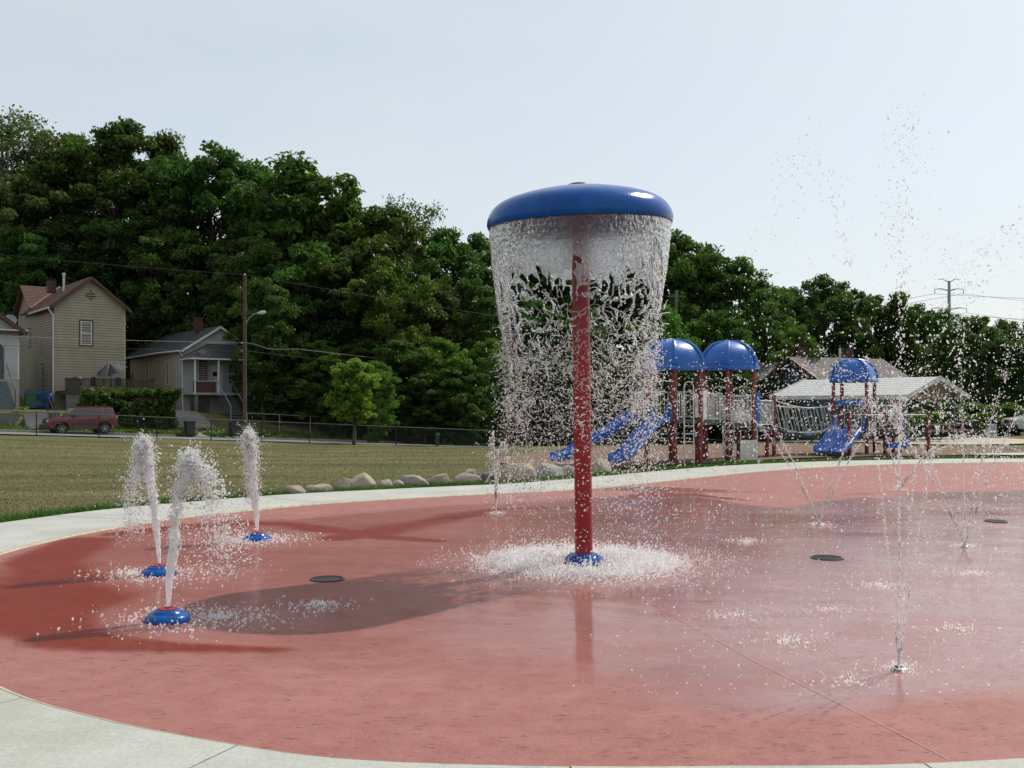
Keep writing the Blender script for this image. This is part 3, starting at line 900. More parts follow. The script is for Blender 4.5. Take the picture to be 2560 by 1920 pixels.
# tower A
railing(HA[2], HA[1], 1.24); railing(HA[1], HA[0], 1.24)
railing((3.48, 28.02), (3.78, 28.0), 1.235); railing((3.48, 28.78), (3.82, 28.76), 1.235)
railing(HA[4], (4.78, 27.62), 1.24, .74); railing((5.05, 27.72), HA[5], 1.24, .74)
railing(HA[2], HA[3], 1.24, .8)
MB().box((5.42, 28.02, 1.66), (.28, .03, .82), math.radians(58)).build("panel", PWHITE, play)
railing((5.55, 28.35), (6.25, 29.45), 1.19)
# tower B
railing(HB[3], (6.0, 29.78), 1.13, .74); railing((6.22, 29.58), HB[4], 1.13, .74)
railing(HB[4], HB[5], 1.13, .82); railing(HB[1], HB[0], 1.13); railing(HB[2], HB[1], 1.13)
b = MB().box(((HB[4][0] + HB[5][0]) / 2, (HB[4][1] + HB[5][1]) / 2 + .03, 1.35), (.62, .02, .36), math.atan2(HB[5][1] - HB[4][1], HB[5][0] - HB[4][0]))
b.build("panel", PWHITE, play)
MB().box((HB[5][0] + .18, HB[5][1] + .22, 1.58), (.20, .05, .95), math.radians(40)).build("panel", PBLUE, play)
MB().box((7.0, 29.45, .33), (.55, .025, .6), .25).build("panel", PWHITE, play)
MB().tube([(6.75, 29.39, 0), (6.75, 29.39, .92), (7.27, 29.52, .92), (7.27, 29.52, 0)], .02, 8).build("panel_frame", PWHITE, play, True)
# low walkway to the bridge
W0, W1 = (7.42, 30.35), (8.32, 31.6)
Wo = Vector((W1[0] - W0[0], W1[1] - W0[1])).normalized(); Wn = Vector((-Wo.y, Wo.x)) * .95
deck_poly([W0, W1, (W1[0] + Wn.x, W1[1] + Wn.y), (W0[0] + Wn.x, W0[1] + Wn.y)], .98)
railing(W0, W1, .98, .82); railing((W0[0] + Wn.x, W0[1] + Wn.y), (W1[0] + Wn.x, W1[1] + Wn.y), .98, .82)
for q in (W1, (W1[0] + Wn.x, W1[1] + Wn.y)): post(q[0], q[1], 1.98)
post(7.98, 31.15, .93); post(7.98 + Wn.x, 31.15 + Wn.y, .93)
# ladder with loop handles on the front of A
la, lb_ = Vector((4.76, 27.50, 0)), Vector((5.04, 27.60, 0))
b = MB()
for q in (la, lb_): b.tube([q + Vector((0, 0, -.05)), q + Vector((0, .02, 1.3))], .019, 8)
b.tube([la + Vector((0, .03, 1.2)), la + Vector((0, .05, 2.15))] + [la.lerp(lb_, .5 - .5 * math.cos(w)) + Vector((0, .05, 2.15 + .16 * math.sin(w))) for w in np.linspace(.2, math.pi - .2, 9)] + [lb_ + Vector((0, .05, 2.15)), lb_ + Vector((0, .03, 1.2))], .019, 8)
lad = b.build("ladder", PWHITE, play, True)
for k in range(5): MB().cyl(la + Vector((0, 0, .2 + .22 * k)), lb_ + Vector((0, 0, .2 + .22 * k)), .015, 8).build("rung", PWHITE, lad, True)
# arch handle on the front of B
aa, ab = Vector((6.0, 29.72, 1.13)), Vector((6.34, 29.38, 1.13))
MB().tube([aa + Vector((0, 0, .0)), aa + Vector((0, 0, .95))] + [aa.lerp(ab, .5 - .5 * math.cos(w)) + Vector((0, 0, .95 + .13 * math.sin(w))) for w in np.linspace(.2, math.pi - .2, 9)] + [ab + Vector((0, 0, .95)), ab + Vector((.02, -.05, .1))], .02, 8).build("arch_handle", PWHITE, play, True)
# ring climber
rc = Vector((6.38, 29.22, 0)); b = MB()
b.tube([rc + Vector((-.16, .1, .0)), rc + Vector((-.16, .1, 1.1))], .02, 8)
clim = b.build("ring_climber", PWHITE, play, True)
for k in range(6):
    zc = .30 + .235 * k
    MB().tube([rc + Vector((.145 * math.cos(w), -.02 * math.sin(w), zc + .145 * math.sin(w))) for w in np.linspace(0, 2 * math.pi, 20, endpoint=False)], .018, 7, closed=True).build("ring", PWHITE, clim, True)
MB().tube([rc + Vector((.0, 0, .16)), rc + Vector((.08, 0, .12)), rc + Vector((.14, 0, .04)), rc + Vector((.15, 0, -.05))], .018, 7).build("ring_foot", PWHITE, clim, True)
MB().cyl((6.36, 29.5, 0), (6.36, 29.5, 1.1), .07, 12).build("support", M("navy_tube", (.02, .03, .06), .4), play, True)

# slides
def slide(path, width, wall=.17, lanes=1):
    hw = width / 2; t_ = .025
    prof_ = [(-hw - .03, wall), (-hw, wall + .01)]
    cuts = np.linspace(-hw, hw, lanes + 1)
    for i in range(lanes):
        a, c = cuts[i], cuts[i + 1]
        prof_ += [(a + .03, .05), (a + .08, .0), (c - .08, .0), (c - .03, .05)]
        if i < lanes - 1: prof_ += [(c - .015, .10), (c + .015, .10)]
    prof_ += [(hw, wall + .01), (hw + .03, wall), (hw + .03, .0), (hw - .03, -.05), (-hw + .03, -.05), (-hw - .03, .0)]
    p0_, p1_ = Vector(path[0]), Vector(path[-1])
    d = (p1_ - p0_); d.z = 0; d.normalize()
    return MB().sweep(path, prof_, (-d.y, d.x, 0)).build("slide", PBLUE, play, True), Vector((-d.y, d.x, 0)), d
def spath(a, c, z0, wave=0.0, bend=0.0):
    a = Vector((a[0], a[1], 0)); c = Vector((c[0], c[1], 0)); out = []
    d = (c - a); L = Vector((d.x, d.y, 0)); sd = Vector((-L.y, L.x, 0)).normalized()
    for k in range(29):
        t_ = k / 28
        if t_ < .1: hz = z0
        elif t_ > .86: hz = .26 - .06 * (t_ - .86) / .14
        else:
            u = (t_ - .1) / .76; s_ = u * u * (3 - 2 * u)
            hz = z0 + (.26 - z0) * (.65 * u + .35 * s_) + wave * math.sin(2 * math.pi * u)
        q = a.lerp(c, t_) + sd * bend * math.sin(math.pi * t_)
        out.append((q.x, q.y, hz))
    return out
def hood(s_, p, side, d, w, z_, hgt=.42):
    for sg in (-1, 1):
        poly = [(-.16, -.05), (.34, -.10), (.20, .16), (.06, hgt), (-.10, hgt), (-.16, .1)]
        c0 = Vector(p) + side * sg * (w / 2 + .02)
        vs_ = [c0 + d * q[0] + Vector((0, 0, z_ - p[2] + q[1])) + side * o for o in (-.03, .03) for q in poly]
        n = len(poly)
        MB().add(vs_, [tuple(range(n)), tuple(range(2 * n - 1, n - 1, -1))] + [(k, (k + 1) % n, n + (k + 1) % n, n + k) for k in range(n)]).build("hood", PBLUE, s_, True, bevel=.02)
pa = spath((4.20, 27.75), (2.72, 25.95), 1.25)
s_, sd, d_ = slide(pa, .46); hood(s_, pa[1], sd, d_, .46, 1.25)
pb = spath((3.50, 28.42), (1.15, 26.75), 1.25, -.06, .12)
s_, sd, d_ = slide(pb, .44); hood(s_, pb[1], sd, d_, .44, 1.25, .22)

# tower C
th = math.radians(33); av = Vector((-math.cos(th), math.sin(th))) * 1.1; bv = Vector((math.sin(th), math.cos(th))) * 1.1
Fc = Vector(C_C) - (av + bv) / 2
SQ = [(Fc.x, Fc.y), (Fc.x + bv.x, Fc.y + bv.y), (Fc.x + av.x + bv.x, Fc.y + av.y + bv.y), (Fc.x + av.x, Fc.y + av.y)]
zC = .84
dome(C_C, SQ, 2.58, .64, 1.13)
for q in SQ: post(q[0], q[1], 2.5)
deck_poly(SQ, zC)
pc0 = ((SQ[0][0] + SQ[3][0]) / 2 + .1 * bv.x, (SQ[0][1] + SQ[3][1]) / 2 + .1 * bv.y)
pc = spath(pc0, (pc0[0] - bv.x * 2.35, pc0[1] - bv.y * 2.35), zC + .02)
s_, sd, d_ = slide(pc, .96, .16, 2); hood(s_, pc[1], sd, d_, .96, zC + .02, .52)
MB().box((pc0[0] - bv.x * .08, pc0[1] - bv.y * .08, zC + .92), (.95, .07, .16), math.atan2(av.y, av.x)).build("slide_crossbar", PBLUE, play, bevel=.02)
railing(SQ[2], SQ[1], zC, .85)
R0 = SQ[1]; R1 = (R0[0] + .95, R0[1] + .05); R2 = (SQ[0][0] + 1.15, SQ[0][1] + .1)
deck_poly([(SQ[0][0] + .1, SQ[0][1] + .02), R2, (R2[0] + .1, R2[1] + .85), R1], .80)
railing((SQ[0][0] + .1, SQ[0][1]), R2, .80, .85); railing(R2, (R2[0] + .1, R2[1] + .85), .8, .85)
post(R2[0], R2[1], 1.85); post(R2[0] + .1, R2[1] + .85, 1.85)

# sagging bridge between walkway and C
Bs = [Vector((W1[0], W1[1], .98)), Vector((W1[0] + Wn.x, W1[1] + Wn.y, .98))]
Be = [Vector((SQ[3][0], SQ[3][1], zC)), Vector((SQ[2][0], SQ[2][1], zC))]
br = empty("bridge", (0, 0, 0), 0, play)
def sag(a, c, t_, s__): return a.lerp(c, t_) + Vector((0, 0, -4 * s__ * t_ * (1 - t_)))
for sidx in (0, 1):
    lo = [sag(Bs[sidx], Be[sidx], k / 20, .22) + Vector((0, 0, .06)) for k in range(21)]
    hi = [sag(Bs[sidx] + Vector((0, 0, .85)), Be[sidx] + Vector((0, 0, .85)), k / 20, .18) for k in range(21)]
    MB().tube(lo, .02, 8).build("bridge_rail", PWHITE, br, True)
    MB().tube(hi, .022, 8).build("bridge_rail", PWHITE, br, True)
    for k in range(1, 16):
        t0 = k / 16
        a = sag(Bs[sidx], Be[sidx], min(1, t0 + .045), .22) + Vector((0, 0, .06))
        c = sag(Bs[sidx] + Vector((0, 0, .85)), Be[sidx] + Vector((0, 0, .85)), max(0, t0 - .045), .18)
        MB().cyl(a, c, .012, 6).build("bridge_baluster", PWHITE, br, True)
for k in range(14):
    t0, t1 = (k + .06) / 14, (k + .94) / 14
    q = [sag(Bs[0], Be[0], t0, .22), sag(Bs[0], Be[0], t1, .22), sag(Bs[1], Be[1], t1, .22), sag(Bs[1], Be[1], t0, .22)]
    dn = Vector((0, 0, -.05))
    MB().add(q + [p + dn for p in q], [(0, 1, 2, 3), (7, 6, 5, 4), (0, 4, 5, 1), (1, 5, 6, 2), (2, 6, 7, 3), (3, 7, 4, 0)]).build("bridge_plank", PDECK, br)

# sloped green ramp under the bridge
MB().prism([(0, 0), (1.1, 0), (1.1, .06), (0, .06)], 'y', -.35, .35)
rp = MB()
ra, rb = Vector((9.2, 33.0, .72)), Vector((10.9, 33.9, .58))
rp.sweep([ra, ra.lerp(rb, .5), rb], [(-.45, .0), (.45, 0), (.45, -.06), (-.45, -.06)], (-.47, .88, 0))
rp.build("ramp", PDECK, play)

# chinning bar with a steel ball in front of tower C
bar = thing("chinning_bar", (12.5, 33.2, 0), "three red posts joined by a bar carrying a steel ball", "play equipment")
QS = [(10.98, 32.4), (12.5, 33.35), (14.17, 33.9)]
for q in QS:
    MB().tube([(q[0], q[1], gz(*q) - .1), (q[0], q[1], 1.42)], .065, 14).lathe([(.068, -.02), (.068, .01), (.04, .03), (0, .035)], (q[0], q[1], 1.42), 14).build("post", PRED, bar, True)
for i in (0, 1):
    a, c = Vector((*QS[i], 1.34)), Vector((*QS[i + 1], 1.34))
    MB().cyl(a, a.lerp(c, .45), .025, 10).build("bar", PRED, bar, True)
    MB().cyl(a.lerp(c, .45), c, .022, 10).build("bar", PWHITE, bar, True)
bm_ = MB(); cb = Vector((12.66, 33.38, 1.33))
bm_.lathe([(.19 * math.sin(w), .19 * math.cos(w)) for w in np.linspace(.001, math.pi - .001, 16)], cb, 28)
bm_.build("ball", M("polished_ball", (.45, .46, .46), .22, .1, 6, metal=.9), bar, True)
# small blue spring rider
sr = thing("spring_rider", (12.65, 32.7, 0), "small blue rocking toy on a spring beside the red bar posts", "rocking toy")
MB().prism([(-.32, .28), (-.2, .24), (.2, .24), (.34, .3), (.36, .62), (.26, .66), (.2, .46), (-.16, .44), (-.3, .52), (-.36, .46)], 'y', 32.55, 32.62).v
for dy in (-.13, .13):
    pts = [(-.32, .28), (-.2, .24), (.2, .24), (.34, .3), (.36, .62), (.26, .66), (.2, .46), (-.16, .44), (-.3, .52), (-.36, .46)]
    MB().prism([(12.65 + p[0], p[1]) for p in pts], 'y', 32.7 + dy - .02, 32.7 + dy + .02).build("side_panel", PBLUE, sr, bevel=.008)
MB().box((12.6, 32.7, .42), (.3, .22, .04)).build("seat", PBLUE, sr, bevel=.01)
MB().tube([(12.65 + .07 * math.cos(w), 32.7 + .07 * math.sin(w), .01 + .24 * w / (10 * math.pi)) for w in np.linspace(0, 10 * math.pi, 90)], .012, 6).build("spring", STEEL, sr, True)
# ------------------------------------------------------------------ chain link fence along the park edge
BLACKM = M("black_vinyl_metal", (0.012, 0.013, 0.013), 0.4, 0.2, 6)
fz = lambda s, n=0.0: float(ground_z(*[np.array([q]) for q in st(s, n)[:2]])[0])
fence = thing("chain_link_fence", st(0, 0, fz(0)), "low black chain link fence along the street side of the lawn", "fence")
PST = MB().tube([(0, 0, -.2), (0, 0, 1.20)], .030, 8).lathe([(.035, 0), (.03, .03), (0, .04)], (0, 0, 1.20), 8).mesh("post", BLACKM, True)
FS = [-16 + 3.04 * k for k in range(24)]
for s_ in FS:
    add_obj("post", PST, fence, st(s_, 0, fz(s_)) - org_of(fence))
MB().tube([st(s_, 0, fz(s_) + 1.21) for s_ in FS], .021, 8).build("top_rail", M("grey_rail", (.10, .10, .10), .38, .2, 4, metal=.3), fence, True)
MB().tube([st(s_, 0, fz(s_) + .05) for s_ in FS], .006, 5).build("tension_wire", BLACKM, fence, True)
b = MB()
for k in range(int((FS[-1] - FS[0]) / .075)):
    s_ = FS[0] + k * .075
    z_ = fz(s_)
    for sg in (-1, 1):
        e_ = min(max(s_ + sg * .60, FS[0]), FS[-1]); fr = abs(e_ - s_) / .60
        if fr < .05: continue
        b.tube([st(s_, .004 * sg, z_ + .03), st(e_, .004 * sg, z_ + .03 + 1.16 * fr - .047 * (e_ - s_))], .0024, 3, caps=False)
tag(b.build("wire_mesh", BLACKM, fence), kind="stuff")
# low second line of grey fence by the white house
gf = thing("grey_yard_fence", st(16.5, 13.5, fz(16.5, 13.5)), "thin grey wire yard fence right of the utility pole", "fence")
for s_ in (16.3, 18.8, 21.3, 23.8, 26.3):
    MB().cyl(st(s_, 13.5, fz(s_, 13.5) - .1), st(s_, 13.5, fz(s_, 13.5) + 1.25), .025, 8).build("post", STEEL, gf, True)
MB().tube([st(s_, 13.5, fz(s_, 13.5) + 1.22) for s_ in np.linspace(16.3, 26.3, 9)], .018, 7).build("top_rail", STEEL, gf, True)

# ------------------------------------------------------------------ houses (local frame: x along the street, y back from it)
def siding_mat(name, c, dirt, var=.08):
    return M(name, c, .6, var, 1.3, dirt=dirt)
BEIGE = siding_mat("beige_vinyl", (.33, .285, .205), (.27, .235, .17))
BEIGE2 = BEIGE
WHITES = siding_mat("white_siding", (.43, .44, .43), (.34, .34, .31))
GREENW = siding_mat("pale_green_trim", (.5, .56, .48), (.4, .45, .38))
TRIMW = M("white_trim", (.62, .62, .6), .5, .1, 5)
BROWNR = M("brown_shingle", (.088, .042, .031), .85, .28, 5, .5, 30)
DARKR = M("grey_shingle", (.052, .056, .06), .85, .28, 4, .5, 30, dirt=(.08, .07, .06))
RUST = M("rusty_flashing", (.19, .065, .033), .7, .25, 5)
BROWNT = M("brown_trim", (.075, .028, .022), .55, .2, 5)
GLASSD = M("dark_window_glass", (.012, .014, .016), .08, .3, 2)
CURT = M("lace_curtain", (.16, .165, .17), .8, .5, 24)
BLOCK = M("concrete_block", (.16, .155, .145), .9, .2, 3, .4, 20, dirt=(.10, .10, .085))
FOUND = M("painted_foundation", (.34, .33, .31), .85, .15, 2.5, .3, 20, dirt=(.24, .23, .2))
WOODD = M("weathered_wood", (.062, .048, .036), .85, .3, 4, .5, 30)
BRICKD = M("dark_brick", (.075, .033, .026), .85, .35, 9, .5, 26)
STEPS = M("grey_blue_step", (.10, .125, .14), .7, .2, 5)

def siding(parent, name, mat, axis, c, u0, u1, z0, z1, face, pitch=.125, gable=None, proud=.05):
    """lap siding on a wall: axis 'x' wall at y=c or 'y' wall at x=c; face=+1/-1 outward; gable=(apex_u, apex_z) clips above z1"""
    b = MB(); zt = gable[1] if gable else z1
    z_ = z0
    while z_ < zt - .01:
        ze = min(z_ + pitch, zt)
        def ext(zq):
            if gable is None or zq <= z1: return u0, u1
            f = (zq - z1) / (gable[1] - z1)
            return u0 + (gable[0] - u0) * f, u1 + (gable[0] - u1) * f
        a0, a1 = ext(z_); c0, c1 = ext(ze)
        P = lambda u, o, zq: (u, c + face * o, zq) if axis == 'x' else (c + face * o, u, zq)
        v = [P(a0, proud, z_), P(a1, proud, z_), P(c1, .002, ze), P(c0, .002, ze), P(a0, -.01, z_), P(a1, -.01, z_)]
        b.add(v, [(0, 1, 2, 3), (4, 5, 1, 0)])
        z_ = ze
    return b.build(name, mat, parent, local=True)
def window(parent, axis, c, face, u, z_, w, h, frame=TRIMW, casing=None, inner=CURT, sash=True, nm="window"):
    P = lambda uu, o, zq: (uu, c + face * o, zq) if axis == 'x' else (c + face * o, uu, zq)
    def bar(bb, ua, ub, za, zb, o0, o1):
        a, d = P(ua, o0, za), P(ub, o1, zb)
        bb.box2(a, d)
    g = MB(); bar(g, u - w / 2, u + w / 2, z_, z_ + h, .02, .03)
    win = g.build(nm, inner, parent, local=True)
    f = MB(); t_ = .06
    bar(f, u - w / 2, u - w / 2 + t_, z_, z_ + h, .031, .06); bar(f, u + w / 2 - t_, u + w / 2, z_, z_ + h, .031, .06)
    bar(f, u - w / 2 + t_, u + w / 2 - t_, z_, z_ + t_, .031, .06); bar(f, u - w / 2 + t_, u + w / 2 - t_, z_ + h - t_, z_ + h, .031, .06)
    if sash: bar(f, u - w / 2 + t_, u + w / 2 - t_, z_ + h / 2 - .03, z_ + h / 2 + .03, .031, .055)
    f.build("frame", frame, win, local=True)
    if casing:
        k = MB(); q = .1
        bar(k, u - w / 2 - q, u - w / 2, z_ - q, z_ + h + q, .016, .05); bar(k, u + w / 2, u + w / 2 + q, z_ - q, z_ + h + q, .016, .05)
        bar(k, u - w / 2, u + w / 2, z_ + h, z_ + h + q, .016, .05); bar(k, u - w / 2, u + w / 2, z_ - q, z_, .016, .05)
        k.build("casing", casing, win, local=True)
    return win
def slab_quad(b, q, th):
    q = [Vector(p) for p in q]
    n = (q[1] - q[0]).cross(q[3] - q[0]).normalized()
    if n.z < 0: n = -n
    b.add(q + [p - n * th for p in q], [(0, 1, 2, 3), (7, 6, 5, 4), (0, 4, 5, 1), (1, 5, 6, 2), (2, 6, 7, 3), (3, 7, 4, 0)])
def shingle_plane(parent, name, mat, e0, e1, r0, r1, rows=18, th=.10):
    """roof plane from eave edge e0-e1 to ridge r0-r1 laid in overlapping courses"""
    e0, e1, r0, r1 = [Vector(p) for p in (e0, e1, r0, r1)]
    b = MB(); n = (e1 - e0).cross(r0 - e0).normalized()
    if n.z < 0: n = -n
    for k in range(rows):
        t0, t1 = k / rows, min(1, (k + 1.12) / rows)
        q = [e0.lerp(r0, t0) + n * .022, e1.lerp(r1, t0) + n * .022, e1.lerp(r1, t1) + n * .004, e0.lerp(r0, t1) + n * .004]
        w_ = [p - n * .02 for p in q[:2]]
        b.add(q + w_, [(0, 1, 2, 3), (4, 5, 1, 0)])
    slab_quad(b, [e0 - n * .005, e1 - n * .005, r1 - n * .005, r0 - n * .005], th)
    return b.build(name, mat, parent, local=True)

# --- beige two-storey house
hb = thing("beige_house", st(4.95, 20.3, 0), "two storey beige sided house with brown gabled roof", "house", rz=ST_ANG)
E, AP, D1, D2, WD = 8.85, 10.85, 6.0, 11.0, 4.9
MB().box2((.03, .03, 1.0), (WD - .03, D2 - .03, E)).build("wall", BEIGE, hb, local=True)
MB().prism([(.02, E), (WD - .02, E), (WD / 2, AP - .12)], 'y', .04, D1 + 2).build("gable_wall", BEIGE, hb, local=True)
MB().prism([(D1 + .02, E), (D2 - .02, E), ((D1 + D2) / 2, AP - .12)], 'x', .04, WD - .05).build("gable_wall", BEIGE, hb, local=True)
siding(hb, "siding", BEIGE, 'x', .03, 0, WD, 2.4, E, -1, .19, (WD / 2, AP - .1))
siding(hb, "siding", BEIGE, 'y', .03, 0, D1, 2.0, E, -1, .19)
siding(hb, "siding", BEIGE, 'y', .025, D1, D2, 2.0, E, -1, .135, ((D1 + D2) / 2, AP - .1))
ov = .38; sl = (AP - E) / (WD / 2)
zl = E - ov * sl
sl2 = (AP - E) / 2.5
for nm, q in (("roof", ((-ov, -ov, zl + .12), (-ov, D1 + 2.5, zl + .12), (WD / 2, -ov, AP + .12), (WD / 2, D1 + 2.5, AP + .12))),
              ("roof", ((WD + ov, -ov, zl + .12), (WD + ov, D1 + 2.5, zl + .12), (WD / 2, -ov, AP + .12), (WD / 2, D1 + 2.5, AP + .12))),
              ("roof", ((-ov, D1 - .3, E - .3 * sl2 + .11), (WD + .3, D1 - .3, E - .3 * sl2 + .11), (-ov, D1 + 2.5, AP + .11), (WD + .3, D1 + 2.5, AP + .11))),
              ("roof", ((-ov, D2 + .3, E - .3 * sl2 + .11), (WD + .3, D2 + .3, E - .3 * sl2 + .11), (-ov, D1 + 2.5, AP + .11), (WD + .3, D1 + 2.5, AP + .11)))):
    shingle_plane(hb, nm, BROWNR, *q)
# barge boards, valley flashing, gutter and downspout
b = MB()
for x0 in (-ov, WD + ov):
    slab_quad(b, [(x0, -ov - .03, zl + .12), (x0, -ov - .001, zl + .12), (WD / 2, -ov - .001, AP + .12), (WD / 2, -ov - .03, AP + .12)], .2)
b.build("barge_board", BROWNT, hb, local=True)
b = MB(); b.tube([(-.28, D1 - .28, E + .12), (WD / 2, D1 + 2.45, AP + .17)], .09, 6); b.build("valley_flashing", RUST, hb, local=True)
MB().tube([(-ov - .04, -.3, zl + .02), (-ov - .04, D1 - .4, zl + .0)], .075, 8).build("gutter", TRIMW, hb, True, local=True)
MB().tube([(-ov - .04, -.2, zl), (-ov + .05, -.12, zl - .15), (-.07, -.07, zl - .5), (-.07, -.07, 1.9)], .055, 8).build("downspout", TRIMW, hb, True, local=True)
window(hb, 'x', .03, -1, 2.15, 6.05, .78, 1.7, casing=BROWNT)
window(hb, 'y', .03, -1, 3.3, 2.9, .8, 1.75, inner=GLASSD, casing=BROWNT)
window(hb, 'y', .025, -1, 7.2, 6.2, .7, 1.3, inner=GLASSD, casing=BROWNT)
MB().add([(2.45, -.005, 9.25), (2.9, -.005, 9.62), (2.45, -.005, 9.99), (2.0, -.005, 9.62), (2.45, .03, 9.25), (2.9, .03, 9.62), (2.45, .03, 9.99), (2.0, .03, 9.62)],
         [(0, 1, 2, 3), (0, 4, 5, 1), (1, 5, 6, 2), (2, 6, 7, 3), (3, 7, 4, 0)]).build("gable_vent", BROWNT, hb, local=True)
MB().cyl((1.5, 3.4, AP - .8), (1.5, 3.4, AP + .55), .09, 10).lathe([(.13, 0), (.13, .15), (.0, .2)], (1.5, 3.4, AP + .5), 10).build("flue_pipe", STEEL, hb, True, local=True)
MB().box((1.0, 4.9, AP - .25), (.55, .55, .9)).build("chimney", BRICKD, hb, local=True)
# porch deck of the beige house
dk = thing("timber_deck", st(5.0, 17.4, 1.2), "weathered timber deck with slatted railing in front of the beige house", "deck", rz=ST_ANG)
dz = 2.72 - 1.2
for k in range(20):
    MB().box2((.02, .05 + k * .138, dz - .04), (6.0, .05 + k * .138 + .128, dz)).build("plank", WOODD, dk, local=True)
b = MB()
b.box2((.05, .08, -.2), (1.2, .2, dz - .1)); b.box2((1.2, .14, -.4), (5.9, .26, dz - .25)); b.box2((5.78, .14, -.4), (5.9, 2.6, dz - .25))
b.build("block_wall", BLOCK, dk, local=True)
b = MB()
b.box2((0, .0, dz - .22), (6.02, .05, dz - .045)); b.box2((0, .05, dz - .22), (.05, 2.8, dz - .045)); b.box2((5.97, .05, dz - .22), (6.02, 2.8, dz - .045))
b.build("fascia", WOODD, dk, local=True)
rl = MB().box2((0, .0, dz + .80), (6.02, .09, dz + .86)).box2((0, .02, dz + .1), (6.02, .06, dz + .17)).build("railing", WOODD, dk, local=True)
SL = MB().box((0, 0, .40), (.05, .03, .72)).mesh("slat", WOODD)
for k in range(46): add_obj("slat", SL, rl, (.95 + k * .11, .075, dz + .06))
for q in (.03, .9, 2.5, 4.2, 5.9): MB().box((q, .1, dz + .40), (.1, .1, .95)).build("post", WOODD, dk, local=True)
MB().box2((.04, .04, dz + .02), (.88, .075, dz + .85)).build("board_panel", WOODD, dk, local=True)
b = MB()
for k in range(7): b.box2((6.05 + k * .26, .9, dz - .19 * (k + 1)), (6.33 + k * .26, 2.0, dz - .19 * (k + 1) + .05))
b.build("stair", WOODD, dk, local=True)
MB().tube([(6.0, .9, dz + .85), (7.8, .9, dz - .45)], .03, 6).tube([(7.8, .9, dz - .45), (7.8, .9, -.35)], .03, 6).build("stair_rail", WOODD, dk, local=True)
# umbrella half folded on the deck
um = thing("patio_umbrella", st(8.35, 18.7, 2.72), "tilted grey striped patio umbrella on the timber deck", "umbrella", rz=ST_ANG)
GR1, GR2 = M("grey_canvas_dark", (.028, .03, .034), .8, .2, 8), M("grey_canvas_light", (.10, .105, .115), .8, .2, 8)
MB().cyl((0, 0, 0), (0, 0, 1.75), .022, 8).build("pole", BLACKM, um, True, local=True)
MB().lathe([(.25, 0), (.25, .05), (.08, .09), (.0, .09)], (0, 0, 0), 16).build("base", BLACKM, um, True, local=True)
TU = Matrix.Rotation(math.radians(-28), 3, 'Y') @ Matrix.Rotation(math.radians(14), 3, 'X')
ap = Vector((0.02, 0, 1.72)); hubp = ap + TU @ Vector((0, 0, .38))
for k in range(8):
    rim = []
    for j in range(5):
        w = (k + j / 4) * math.pi / 4
        r_ = 1.12 * (1 - .06 * math.sin(math.pi * j / 4))
        rim.append(ap + TU @ Vector((r_ * math.cos(w), r_ * math.sin(w), -.16 - .05 * (j % 4 == 0))))
    if k in (0, 7): 
        continue
    vs_ = [hubp] + rim
    nn = [p - TU @ Vector((0, 0, .012)) for p in vs_]
    MB().add(vs_ + nn, [(0, j + 1, j + 2) for j in range(4)] + [(6, j + 8, j + 7) for j in range(4)]).build("canopy_panel", GR1 if k % 2 else GR2, um, local=True)
for k in range(8):
    w = k * math.pi / 4
    MB().cyl(hubp, ap + TU @ Vector((1.14 * math.cos(w), 1.14 * math.sin(w), -.2)), .012, 5).build("rib", STEEL, um, local=True)
# grill and chairs on the deck
gr = thing("covered_grill", st(6.1, 18.8, 2.72), "rounded dark covered grill behind the deck railing", "grill", rz=ST_ANG)
MB().lathe([(.36, .55), (.38, .7), (.36, .85), (.28, .98), (.14, 1.05), (0, 1.07)], (0, 0, 0), 20).build("lid", M("grill_cover", (.03, .033, .036), .6), gr, True, local=True)
MB().lathe([(.05, .3), (.25, .4), (.36, .55)], (0, 0, 0), 20).build("bowl", BLACKM, gr, True, local=True)
for k in range(3):
    w = k * 2.1; MB().cyl((.15 * math.cos(w), .15 * math.sin(w), .4), (.32 * math.cos(w), .32 * math.sin(w), 0), .02, 6).build("leg", BLACKM, gr, local=True)
for i, (ss, lb) in enumerate(((9.0, "dark wire chair at the umbrella table on the deck"), (7.4, "dark wire chair beside the covered grill"))):
    ch = thing("deck_chair", st(ss, 18.9, 2.72), lb, "chair", "chairs on the deck", rz=ST_ANG + .5 * i)
    MB().box((0, 0, .42), (.5, .5, .04)).build("seat", BLACKM, ch, local=True, bevel=.01)
    MB().prism([(-.25, .44), (.25, .44), (.22, .95), (.1, 1.02), (-.1, 1.02), (-.22, .95)], 'y', .24, .27).build("backrest", BLACKM, ch, local=True)
    for dx in (-.22, .22):
        for dy in (-.22, .22): MB().cyl((dx, dy, 0), (dx, dy, .42), .018, 6).build("leg", BLACKM, ch, local=True)
